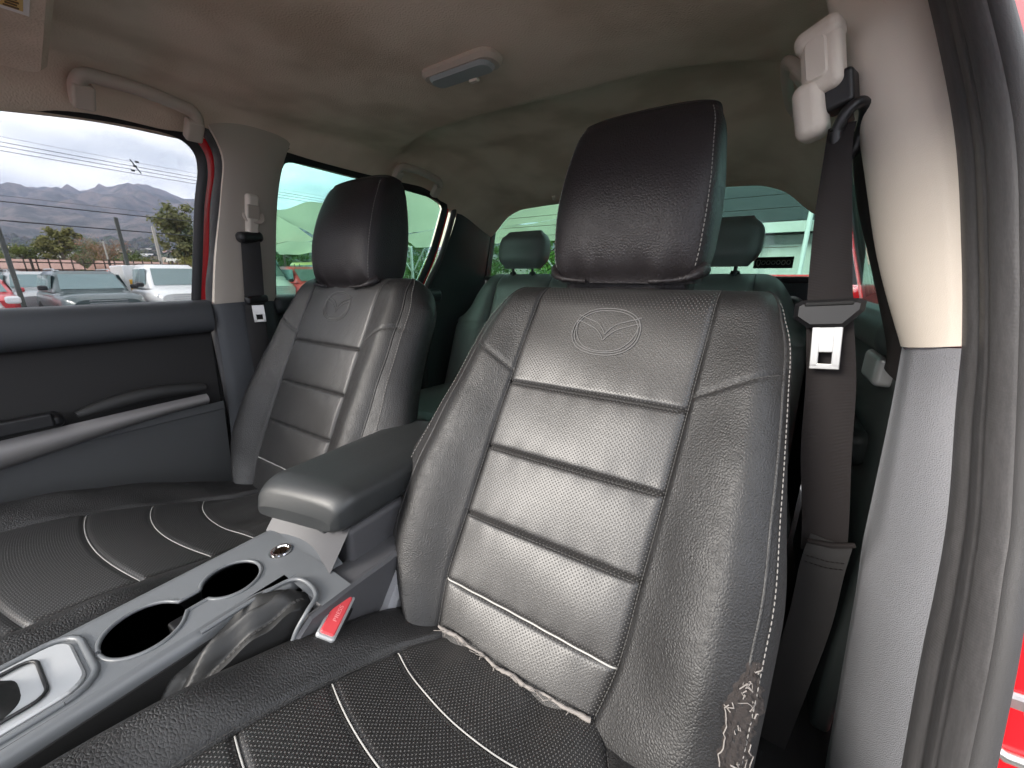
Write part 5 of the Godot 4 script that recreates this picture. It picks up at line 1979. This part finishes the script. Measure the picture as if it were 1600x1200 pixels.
func build_tree(called: String, label: String, p: Vector3, h: float, w: float, col: Color, dens: int, sd: int, group: String, bare := false, low := 0.25) -> void:
	var t := thing(called, label, "tree", p, 0.0, group)
	rng.seed = sd
	var mb := MB.new()
	var lean := Vector3(rng.randf_range(-0.05, 0.05), 1, rng.randf_range(-0.05, 0.05)) * h
	mb.tube([Vector3.ZERO, lean * 0.3 + Vector3(0.05, 0, 0), lean * 0.6, lean * 0.88], [h * 0.03, h * 0.024, h * 0.015, h * 0.005], 8)
	var tips := []
	for k in (26 if bare else 12):
		var a := rng.randf() * TAU
		var f := rng.randf_range(low + 0.05, 0.8)
		var s := lean * f
		var L := w * rng.randf_range(0.55, 1.0) * (1.0 - 0.5 * absf(f - 0.5))
		var e := s + Vector3(cos(a) * L, rng.randf_range(0.1, 0.28) * h, sin(a) * L)
		var m := (s + e) / 2 + Vector3(0, h * 0.02, 0)
		mb.tube([s, m, e], [h * 0.011, h * 0.007, h * 0.002], 5, false)
		tips.append(e); tips.append(m)
		if bare:
			for j in 8:
				var q := m.lerp(e, rng.randf())
				mb.tube([q, q + Vector3(rng.randf_range(-1, 1), rng.randf_range(0.2, 1.2), rng.randf_range(-1, 1)) * w * 0.3], [h * 0.003, h * 0.0012], 3, false)
	tips.append(lean * 0.9)
	obj("trunk", mb, M.pale_bark if bare else M.bark, t)
	mb = MB.new()
	var leaf := h * (0.012 if bare else 0.021)
	var clumps := []
	for k in 46:
		var q: Vector3
		if k < tips.size(): q = tips[k]
		else:
			var a := rng.randf() * TAU
			var f := rng.randf_range(low, 1.0)
			var R := w * sqrt(rng.randf()) * sin(PI * clampf((f - low) / (1.05 - low), 0.05, 0.97))
			q = Vector3(cos(a) * R, f * h, sin(a) * R)
		clumps.append([q, w * rng.randf_range(0.16, 0.36)])
	for k in dens * 2:
		var cl = clumps[rng.randi_range(0, clumps.size() - 1)]
		var d := Vector3(rng.randfn(), rng.randfn() * 0.8, rng.randfn()) * 0.5
		var q: Vector3 = cl[0] + d * cl[1]
		q.y = maxf(q.y, 0.1)
		var nn := (d.normalized() + Vector3(rng.randf_range(-0.7, 0.7), rng.randf_range(-0.2, 1.0), rng.randf_range(-0.7, 0.7))).normalized()
		var a := nn.cross(Vector3(rng.randf(), rng.randf(), rng.randf())).normalized()
		var b := nn.cross(a)
		var sz := leaf * rng.randf_range(0.6, 1.4)
		mb.quad(q - a * sz, q - b * sz * 0.5, q + a * sz, q + b * sz * 0.5)
	var m := mat(col.r, col.g, col.b, 0.8, 0.0, 0.25)
	m.backlight_enabled = true
	m.backlight = Color(0.25, 0.3, 0.12)
	obj("crown", mb, m, t)

func mountain_e(az: float) -> float:
	# skyline height in degrees over the azimuth, left of straight back
	var tab := [[-180, 3.0], [-90, 3.5], [-40, 4.0], [0, 4.6], [40, 5.4], [60, 6.6], [66, 7.3], [69.8, 7.7], [70.85, 7.7], [72.0, 8.2], [73.2, 8.56], [74.2, 8.62], [75.1, 8.6], [76.0, 8.36], [77.2, 7.95], [78.2, 7.52], [79.4, 7.62], [80.5, 7.45], [81.5, 7.38], [83.1, 7.24], [85, 7.6], [90, 7.0], [110, 6.0], [140, 4.5], [180, 3.0]]
	return ease_tab(tab, az)

func build_terrain() -> void:
	var mb := MB.new()
	mb.grid(60, 60, func(u, w): return Vector3(lerpf(-1, 1, u), 0, lerpf(-1, 1, w)) * Vector3(6000, 0, 6000) * maxf(absf(2 * u - 1), absf(2 * w - 1)), Vector3(0, -10, 0))
	struct("ground", mb, M.asphalt)
	var nz := FastNoiseLite.new()
	nz.seed = 9
	nz.noise_type = FastNoiseLite.TYPE_SIMPLEX_SMOOTH
	nz.fractal_octaves = 5
	nz.frequency = 0.0022
	nz.fractal_type = FastNoiseLite.FRACTAL_RIDGED
	var hf := func(az: float, R: float) -> Vector3:
		var a := deg_to_rad(az)
		var x := -sin(a) * R
		var z := -cos(a) * R
		var top := tan(deg_to_rad(mountain_e(az))) * 3400.0
		var y := 0.0
		var foot := 1000.0 * tan(deg_to_rad(2.5))
		if R < 1000.0:
			y = -0.5 + foot * pow(clampf((R - 180.0) / 820.0, 0, 1), 1.3)
		else:
			var f := clampf((R - 1000.0) / 2400.0, 0, 1)
			y = foot + (top - foot) * pow(f, 1.1)
			var nn := nz.get_noise_2d(x, z)
			y += nn * 110.0 * sin(PI * f) * 0.8 + (nn - 0.3) * 26.0 * smoothstep(0.7, 1.0, f)
			if R > 3400.0: y -= (R - 3400.0) * 0.35
		return Vector3(x, y, z)
	mb = MB.new()
	mb.grid(240, 70, func(u, w): return hf.call(lerpf(-30, 140, u), lerpf(1000, 4200, w)), Vector3(0, -9000, 0))
	struct("mountain", mb, M.mountain)
	mb = MB.new()
	mb.grid(120, 20, func(u, w): return hf.call(lerpf(-30, 140, u), lerpf(180, 1010, w)), Vector3(0, -9000, 0))
	struct("foothill", mb, M.soil)
	# woods on the foothill
	rng.seed = 41
	var bush := MB.new()
	for k in 260:
		var a := rng.randf() * TAU
		var y := rng.randf()
		var r := sqrt(maxf(0.0, 1.0 - pow(2.0 * y - 0.8, 2.0))) * rng.randf_range(0.5, 1.0)
		var q := Vector3(cos(a) * r, y * 1.3, sin(a) * r)
		var nn := (q + Vector3(rng.randf_range(-0.5, 0.5), 0.3, rng.randf_range(-0.5, 0.5))).normalized()
		var e := nn.cross(Vector3(rng.randf(), rng.randf(), rng.randf())).normalized() * 0.28
		var f := nn.cross(e)
		bush.quad(q - e, q - f, q + e, q + f)
	var mm := MultiMesh.new()
	mm.transform_format = MultiMesh.TRANSFORM_3D
	mm.use_colors = true
	mm.mesh = bush.mesh()
	var spots := []
	for k in 2600:
		spots.append(hf.call(rng.randf_range(58, 95), sqrt(rng.randf_range(0.05, 1.0)) * 1150.0))
	mm.instance_count = spots.size()
	for k in spots.size():
		var s := rng.randf_range(2.5, 6.0)
		mm.set_instance_transform(k, Transform3D(Basis.from_euler(Vector3(0, rng.randf() * TAU, 0)).scaled(Vector3(s, s * rng.randf_range(0.7, 1.5), s)), spots[k]))
		var c := Color(0.07, 0.095, 0.05).lerp(Color(0.2, 0.15, 0.1), rng.randf() * rng.randf())
		mm.set_instance_color(k, c * rng.randf_range(0.7, 1.3))
	var mi := MultiMeshInstance3D.new()
	mi.name = "hillside_woods"
	mi.multimesh = mm
	var wm := mat(1, 1, 1, 0.9, 0.0, 0.2)
	wm.vertex_color_use_as_albedo = true
	mi.material_override = wm
	add_child(mi)
	tag(mi, "woodland of olive and brown trees covering the far foothill", "woods")
	mi.set_meta("kind", "stuff")
	# houses among the trees
	for k in 46:
		var az := rng.randf_range(68.5, 86.0)
		var R := rng.randf_range(230, 900)
		var p: Vector3 = hf.call(az, R)
		mb = MB.new()
		var w := rng.randf_range(7, 13)
		var d := rng.randf_range(6, 9)
		var hh := rng.randf_range(3.0, 5.0)
		var turn := rng.randf() * 0.8 - 0.4 + PI / 2
		mb.box(Vector3(w, hh, d), 0.05, at(Vector3(0, hh / 2, 0)), 1)
		mb.prism(PackedVector2Array([Vector2(-d / 2 - 0.4, hh), Vector2(d / 2 + 0.4, hh), Vector2(0, hh + 1.8)]), w + 0.6, at(Vector3.ZERO, Vector3(0, PI / 2, 0)))
		var col: Color = [Color(0.6, 0.57, 0.5), Color(0.5, 0.42, 0.34), Color(0.62, 0.6, 0.58), Color(0.4, 0.22, 0.16)][k % 4]
		var hs := obj("hillside_house", mb, mat(col.r, col.g, col.b, 0.9))
		hs.position = p + Vector3(0, 2.0, 0)
		hs.rotation.y = turn
		tag(hs, ["small cream gabled house among the trees on the far foothill", "small tan gabled house among the trees on the far foothill", "small white gabled house among the trees on the far foothill", "small brick red gabled house among the trees on the far foothill"][k % 4], "house", "houses on the foothill")

func build_outside() -> void:
	build_terrain()
	var q := PI / 2
	var suv := {"L": 4.75, "W": 1.85, "H": 1.68, "hood": 1.04, "belt": 1.12, "zf": 1.0, "zr": 0.35, "zt": -1.95, "zb": -2.2, "windows": 3, "wheel": 0.38, "rails": true}
	build_car("parked_suv", "dark blue green SUV facing us, in the centre of the yard outside the window", "SUV", Vector3(-18.0, 0, -3.35), q - 0.02, suv, M.car_dark)
	build_car("parked_suv", "silver grey SUV half hidden behind the dark blue green SUV", "SUV", Vector3(-22.4, 0, -2.9), q - 0.05, suv, M.car_silver)
	var hatch := {"L": 4.3, "W": 1.76, "H": 1.48, "hood": 0.98, "belt": 1.02, "zf": 0.85, "zr": 0.15, "zt": -1.5, "zb": -2.0, "windows": 2, "wheel": 0.32, "dark_mirror": false}
	build_car("parked_car", "white car at the left edge with only its bonnet corner and mirror in view", "car", Vector3(-12.2, 0, -0.25), q - 0.08, hatch, M.car_white)
	var pick := {"L": 5.2, "W": 1.85, "H": 1.78, "hood": 1.12, "belt": 1.16, "zf": 0.95, "zr": 0.4, "zt": -0.9, "zb": -1.1, "bed": 1.1, "windows": 2, "wheel": 0.39}
	var pk := build_car("parked_pickup", "dark brown grey pickup with a roll bar seen past the silver SUV", "pickup truck", Vector3(-26.5, 0, -2.35), q + PI - 0.2, pick, M.car_grey)
	var mb := MB.new()
	for z in [-1.3, -1.55]:
		mb.tube([Vector3(-0.72, 1.05, z - 0.25), Vector3(-0.66, 1.62, z), Vector3(-0.5, 1.72, z), Vector3(0.5, 1.72, z), Vector3(0.66, 1.62, z), Vector3(0.72, 1.05, z - 0.25)], 0.035, 8)
	obj("roll_bar", mb, M.trim, pk)
	var pk2 := build_car("parked_pickup", "orange red pickup with a white canopy behind the dark pole", "pickup truck", Vector3(-22.8, 0, -5.9), q + 0.35, pick, M.car_orange)
	mb = MB.new()
	mb.box(Vector3(1.6, 0.62, 1.5), 0.12, at(Vector3(0, 1.4, -1.85)), 3)
	obj("canopy", mb, M.car_white, pk2)
	build_car("parked_car", "red car at the far left, between the white car and the silver SUV", "car", Vector3(-21.0, 0, -1.3), q - 0.05, hatch, M.car_red)
	build_car("parked_car", "white car roof behind the orange red pickup", "car", Vector3(-24.5, 0, -7.6), q, hatch, M.car_white)
	# small white lorry
	var lor := build_car("parked_lorry", "small white lorry with two square side windows at the right of the near window", "lorry", Vector3(-18.2, 0, -5.4), q - 0.05, {"L": 4.6, "W": 1.75, "H": 1.9, "hood": 1.12, "belt": 1.18, "zf": 1.75, "zr": 1.15, "zt": -0.5, "zb": -0.6, "bed": 0.9, "windows": 2, "wheel": 0.33}, M.car_white)
	mb = MB.new()
	mb.box(Vector3(1.8, 1.2, 2.0), 0.04, at(Vector3(0, 1.3, -1.7)), 2)
	obj("cargo_box", mb, M.car_white, lor)
	# vans under the shade sails
	var van := {"L": 5.2, "W": 1.95, "H": 2.42, "hood": 1.25, "belt": 1.42, "zf": 2.0, "zr": 1.1, "zt": -2.4, "zb": -2.5, "windows": 2, "wheel": 0.36}
	build_car("parked_van", "tall white van under the shade sails, left in the rear side window", "van", Vector3(-20.4, 0, -9.1), q + 0.1, van, M.car_white)
	var van2 := van.duplicate()
	van2.H = 1.95
	van2.hood = 1.12
	van2.belt = 1.25
	build_car("parked_van", "red van under the shade sails, beside the white van", "van", Vector3(-19.6, 0, -11.0), q + 0.0, van2, M.car_red)
	build_car("parked_van", "pale yellow van roof behind the red van", "van", Vector3(-26.6, 0, -16.6), q, van, car_paint(0.6, 0.58, 0.2))
	build_car("parked_car", "white car beyond the load bed, beside the white braced post", "car", Vector3(-6.0, 0, -16.4), 0.3, hatch, M.car_white)
	# pole, posts, fence
	for d in [["yard_pole", "dark square steel pole with yellow foot in the middle of the near window", Vector3(-19.0, 0, -4.72), 3.5, 0.05, M.pole_dark], ["yard_pole", "dark pole at the left edge of the near window", Vector3(-17.2, 0, -1.86), 3.35, 0.05, M.pole_dark], ["utility_pole", "pale concrete pole in front of the tall tree", Vector3(-28.0, 0, -8.3), 4.1, 0.06, M.pole_pale], ["utility_pole", "thin leaning pale pole beside the reddish bare tree", Vector3(-28.0, 0, -6.2), 3.2, 0.03, M.pole_pale]]:
		var t := thing(d[0], d[1], "pole", d[2])
		mb = MB.new()
		mb.box(Vector3(d[4] * 2, d[3], d[4] * 2), 0.015, at(Vector3(0, d[3] / 2, 0)))
		obj("shaft", mb, d[5], t)
		mb = MB.new()
		if d[3] == 3.5:
			mb.box(Vector3(0.17, 1.4, 0.17), 0.02, at(Vector3(0, 0.7, 0)))
			obj("foot", mb, mat(0.75, 0.4, 0.03, 0.6), t)
		else:
			mb.box(Vector3(d[4] * 3, 0.1, d[4] * 3), 0.02, at(Vector3(0, 0.05, 0)))
			obj("foot", mb, M.pole_pale, t)
	var fe := thing("bar_fence", "dark iron bar fence along the back of the yard", "fence", Vector3(-27.0, 0, -10))
	for k in 13:
		mb = MB.new()
		mb.box(Vector3(0.08, 2.3, 0.08), 0.01, at(Vector3(0, 1.15, 14.0 - k * 2.5)))
		obj("post", mb, M.fence, fe)
	for y in [0.3, 2.1]:
		mb = MB.new()
		mb.box(Vector3(0.04, 0.05, 30), 0.005, at(Vector3(0, y, -1)))
		obj("rail", mb, M.fence, fe)
	mb = MB.new()
	for k in 80: mb.box(Vector3(0.045, 2.3, 0.045), 0.004, at(Vector3(0, 1.15, 13.9 - k * 0.36)), 1)
	obj("fence_bars", mb, M.fence, fe).set_meta("kind", "stuff")
	for d in [[Vector3(-36, 0, -3.9), 4.4, "low salmon pink building behind the fence at the left"], [Vector3(-36, 0, -10.4), 5.6, "long low salmon pink building behind the fence, right of the bushes"]]:
		var bl := thing("low_building", d[2], "building", d[0], 0.0, "pink buildings behind the fence")
		mb = MB.new()
		mb.box(Vector3(5, 1.9, d[1]), 0.03, at(Vector3(0, 0.95, 0)), 1)
		obj("wall", mb, M.pink_wall, bl)
		mb = MB.new()
		mb.prism(PackedVector2Array([Vector2(-2.9, 1.88), Vector2(2.9, 1.88), Vector2(0, 2.45)]), d[1] + 0.5)
		obj("roof", mb, M.roof_red, bl)
		for z in [-1.1, 1.1]:
			mb = MB.new()
			mb.box(Vector3(0.06, 0.8, 1.0), 0.01, at(Vector3(2.51, 1.3, z)))
			obj("window", mb, M.car_glass, bl)
	# wires
	var wires := [[7.9, 0.006], [7.7, 0.012], [7.55, 0.012], [7.38, 0.012], [5.15, 0.022], [4.3, 0.026], [5.45, 0.008]]
	var names := ["topmost thin power line across the sky", "second power line from the top in the sky", "third power line from the top in the sky", "fourth power line from the top, lowest of the sky bundle", "thick cable crossing in front of the mountain", "lowest thick cable, just above the tree tops", "thin wire just above the thick mountain cable"]
	for k in wires.size():
		mb = MB.new()
		var pts := []
		for i in 33:
			var t := i / 32.0
			pts.append(Vector3(-30 - 0.15 * k, wires[k][0] - 1.3 * (1.0 - pow(2.0 * t - 1.0, 2.0)) + 0.95, lerpf(24, -56, t)))
		mb.tube(pts, wires[k][1] * 1.15, 5)
		tag(obj("power_line", mb, M.wire), names[k], "power line", "power lines outside the window")
	mb = MB.new()
	mb.box(Vector3(0.05, 0.75, 0.05), 0.01, at(Vector3(-30.3, 7.43, -8.85), Vector3(0.5, 0, 0)))
	for k in 3: mb.box(Vector3(0.1, 0.1, 0.16), 0.03, at(Vector3(-30.3, 7.2 + k * 0.24, -8.7 - k * 0.13)))
	tag(obj("line_spacer", mb, M.wire), "dark spacer clamped across the power lines in the sky", "spacer")
	# trees behind the fence
	var g := "trees outside the near window"
	build_tree("bush_tree", "rounded olive green tree left of centre behind the fence", Vector3(-45, 0, -7.4), 5.0, 1.25, Color(0.17, 0.16, 0.06), 2600, 1, g)
	build_tree("bush_tree", "low yellow green conifer at the left behind the fence", Vector3(-46, 0, -5.5), 3.6, 1.2, Color(0.14, 0.16, 0.05), 1600, 2, g)
	build_tree("bare_tree", "reddish bare twiggy tree left of the dark pole", Vector3(-43, 0, -9.3), 4.2, 1.9, Color(0.3, 0.15, 0.11), 1500, 3, g, true)
	build_tree("tall_tree", "tall thin crowned tree at the right of the near window", Vector3(-36, 0, -12.0), 6.0, 1.35, Color(0.15, 0.15, 0.07), 2000, 4, g, false, 0.4)
	build_tree("dark_tree", "dense dark green tree at the right window edge", Vector3(-36, 0, -13.7), 5.0, 1.9, Color(0.05, 0.075, 0.04), 2800, 5, g)
	build_tree("bush_tree", "small yellow green bush right of the dark pole", Vector3(-42, 0, -10.9), 2.9, 1.2, Color(0.16, 0.15, 0.05), 1300, 6, g)
	build_tree("bush_tree", "low grey green tree under the olive tree", Vector3(-41, 0, -8.0), 2.7, 1.5, Color(0.08, 0.1, 0.06), 1400, 7, g)
	build_tree("bush_tree", "yellow green bush in front of the dark tree at the right", Vector3(-33.5, 0, -11.2), 2.7, 1.2, Color(0.18, 0.17, 0.05), 1300, 8, g)
	var more := [["low dark green bush behind the fence at the left pole", -40.0, -3.6, 2.6], ["small bush just left of the silver SUV roof", -39.0, -5.2, 2.2], ["round green bush left of the bare tree", -47.0, -9.0, 3.4], ["green bush right of the bare tree, behind the dark pole", -47.0, -12.2, 3.6], ["tall grey green tree beyond the fence, farthest left", -60.0, -5.2, 4.4], ["grey green tree far behind the bare tree", -66.0, -13.0, 5.2]]
	for k in more.size():
		build_tree("bush_tree", more[k][0], Vector3(more[k][1], 0, more[k][2]), more[k][3], more[k][3] * 0.5, Color(0.09, 0.115, 0.045) if k % 2 else Color(0.13, 0.14, 0.05), 1300, 50 + k, g, false, 0.1)
	# shade sails
	var c := thing("shade_canopy", "pale fabric shade canopy on white posts over the yard behind", "canopy", Vector3(-12, 0, -13))
	for i in 4:
		for j in 2:
			mb = MB.new()
			var z0 := -6.4 - j * 6.8
			mb.grid(14, 14, func(u, w):
				var sag := 0.32 * sin(PI * u) * sin(PI * w)
				var scal: float = 0.22 * sin(PI * u) * (1 - w) if j == 0 else 0.0
				var zz: float = z0 - 6.7 * w
				var xl := lerpf(-15.2, -38.0, (-zz - 6.4) / 13.6)
				return Vector3(lerpf(xl, -2.6, (i + 0.01 + u * 0.98) / 4.0) + 12, 3.42 - sag - 0.06 * sin(u * 9.0 + w * 7.0), z0 - 6.7 * w - scal + 13), Vector3(0, -50, 0))
			obj("sail", mb, M.cloth, c)
	for i in 5:
		mb = MB.new()
		if i > 1:
			mb.tube([Vector3(-25 + i * 5.64 + 12, 3.46, 6.6), Vector3(-25 + i * 5.64 + 12, 3.46, -7.0)], 0.03, 6)
			obj("cable", mb, M.pole_dark, c)
		mb = MB.new()
		var px := -26.0 + i * 5.64 + 12 - 0.3
		mb.box(Vector3(0.14, 3.5, 0.14), 0.01, at(Vector3(px, 1.75, -7.0)))
		mb.tube([Vector3(px, 1.7, -7.0), Vector3(px + 1.3, 3.3, -7.0)], 0.045, 6)
		mb.tube([Vector3(px, 1.7, -7.0), Vector3(px - 1.3, 3.3, -7.0)], 0.045, 6)
		obj("post", mb, M.pole_white, c)
	# trees behind the canopy
	g = "trees behind the shade canopy"
	var names2 := ["bright green tree behind the canopy, left of the head restraint", "bright green tree seen between rear restraint and braced post", "dark green tree beyond the vans", "leafy tree above the red van", "bright leafy tree at the rear edge of the side window", "broad green tree behind the white van", "round green tree right of the braced post", "green tree low behind the load bed"]
	var sp := [Vector3(-27, 0, -27), Vector3(-13.6, 0, -27), Vector3(-41, 0, -22), Vector3(-37, 0, -25), Vector3(-31, 0, -27), Vector3(-47, 0, -20), Vector3(-10, 0, -28), Vector3(-20.5, 0, -28)]
	for k in sp.size():
		build_tree("leafy_tree", names2[k], sp[k], 4.6 + (k % 3) * 0.7, 2.6, Color(0.10, 0.20, 0.04) if k in [1, 4, 6] else Color(0.07, 0.13, 0.04), 2400, 20 + k, g, false, 0.05)
	# workshop behind
	var wk := thing("workshop", "pale workshop with dark roof and white fascia behind the truck", "building", Vector3(1.5, 0, -13.5))
	mb = MB.new()
	mb.box(Vector3(9, 2.55, 4), 0.03, at(Vector3(0, 1.275, -1.0)), 1)
	obj("wall", mb, M.wall_pale, wk)
	mb = MB.new()
	mb.prism(PackedVector2Array([Vector2(-1.6, 2.56), Vector2(3.2, 2.56), Vector2(3.2, 4.9), Vector2(2.9, 4.9)]), 9.6, at(Vector3(0, 0, 0), Vector3(0, PI / 2, 0)))
	var rf := obj("roof", mb, M.shed_dark, wk)
	mb = MB.new()
	mb.box(Vector3(9.7, 0.24, 0.08), 0.01, at(Vector3(0, 2.66, 1.66)))
	obj("fascia", mb, M.shed_trim, wk)
	for x in [-3.0, -1.75, -0.5, 0.75]:
		mb = MB.new()
		mb.box(Vector3(0.06, 1.9, 1.1), 0.01, at(Vector3(x, 1.35, 1.02), Vector3(0, PI / 2, 0)))
		obj("door_panel", mb, M.shed_trim, wk)
	mb = MB.new()
	mb.tube([Vector3(-0.35, 0, 1.9), Vector3(-0.35, 3.6, 1.9)], 0.05, 8)
	obj("downpipe", mb, M.pole_white, wk)

func build_sky() -> void:
	var W := 1024
	var H := 512
	var f := FastNoiseLite.new()
	f.noise_type = FastNoiseLite.TYPE_SIMPLEX_SMOOTH
	f.seed = 12
	f.fractal_octaves = 5
	f.frequency = 1.0
	var im := Image.create(W, H, false, Image.FORMAT_RGBF)
	for y in H:
		var el := (0.5 - (y + 0.5) / H) * PI
		for x in W:
			var az := (x + 0.5) / W * TAU
			var d := Vector3(cos(el) * sin(az), sin(el), cos(el) * cos(az))
			var c := Color(0.3, 0.3, 0.29)
			if el > -0.02:
				# cloud deck seen from below: streaks flatten towards the horizon
				var h := 1.0 / (0.16 + maxf(d.y, 0.0))
				var n := f.get_noise_3d(d.x * h * 1.1, 3.0, d.z * h * 1.1)
				var n2 := f.get_noise_3d(d.x * h * 3.1 + 9.0, 1.0, d.z * h * 2.3)
				var k := clampf(0.5 + 0.75 * n + 0.3 * n2, 0, 1)
				c = Color(0.43, 0.47, 0.515).lerp(Color(0.97, 0.965, 0.95), smoothstep(0.1, 0.85, k))
				c = c.lerp(Color(0.93, 0.95, 0.95), 0.45 * exp(-maxf(el, 0) * 6.0))
			im.set_pixel(x, y, c)
	var sky := Sky.new()
	var pm := PanoramaSkyMaterial.new()
	pm.panorama = ImageTexture.create_from_image(im)
	pm.energy_multiplier = 1.0
	sky.sky_material = pm
	env.sky = sky
	env.background_mode = Environment.BG_SKY

var env := Environment.new()

func _ready() -> void:
	rng.seed = 1
	# camera
	var cam := Camera3D.new()
	cam.name = "camera"
	add_child(cam)
	cam.fov = 90.0
	cam.near = 0.02
	cam.far = 12000.0
	cam.position = Vector3(0.54, 1.55, 0.0)
	cam.rotation = Vector3(-atan(170.0 / 600.0), deg_to_rad(32.7), 0)
	# sky, exposure, air
	build_sky()
	env.background_energy_multiplier = 1.0
	env.tonemap_mode = Environment.TONE_MAPPER_LINEAR
	env.tonemap_exposure = 5.3
	env.sdfgi_enabled = true
	env.ssao_enabled = true
	env.ssil_enabled = true
	env.fog_enabled = true
	env.fog_density = 0.00026
	env.fog_light_color = Color(0.78, 0.82, 0.95)
	var we := WorldEnvironment.new()
	we.name = "world"
	we.environment = env
	add_child(we)
	var sun := DirectionalLight3D.new()
	sun.name = "sun"
	sun.light_energy = 0.5
	sun.light_angular_distance = 20.0
	sun.light_color = Color(1.0, 0.97, 0.93)
	sun.shadow_enabled = true
	add_child(sun)
	sun.rotation_degrees = Vector3(-25, -24, 0)
	make_materials()
	far_materials()
	build_cab()
	build_seats()
	build_console()
	build_belts()
	build_fittings()
	build_outside()
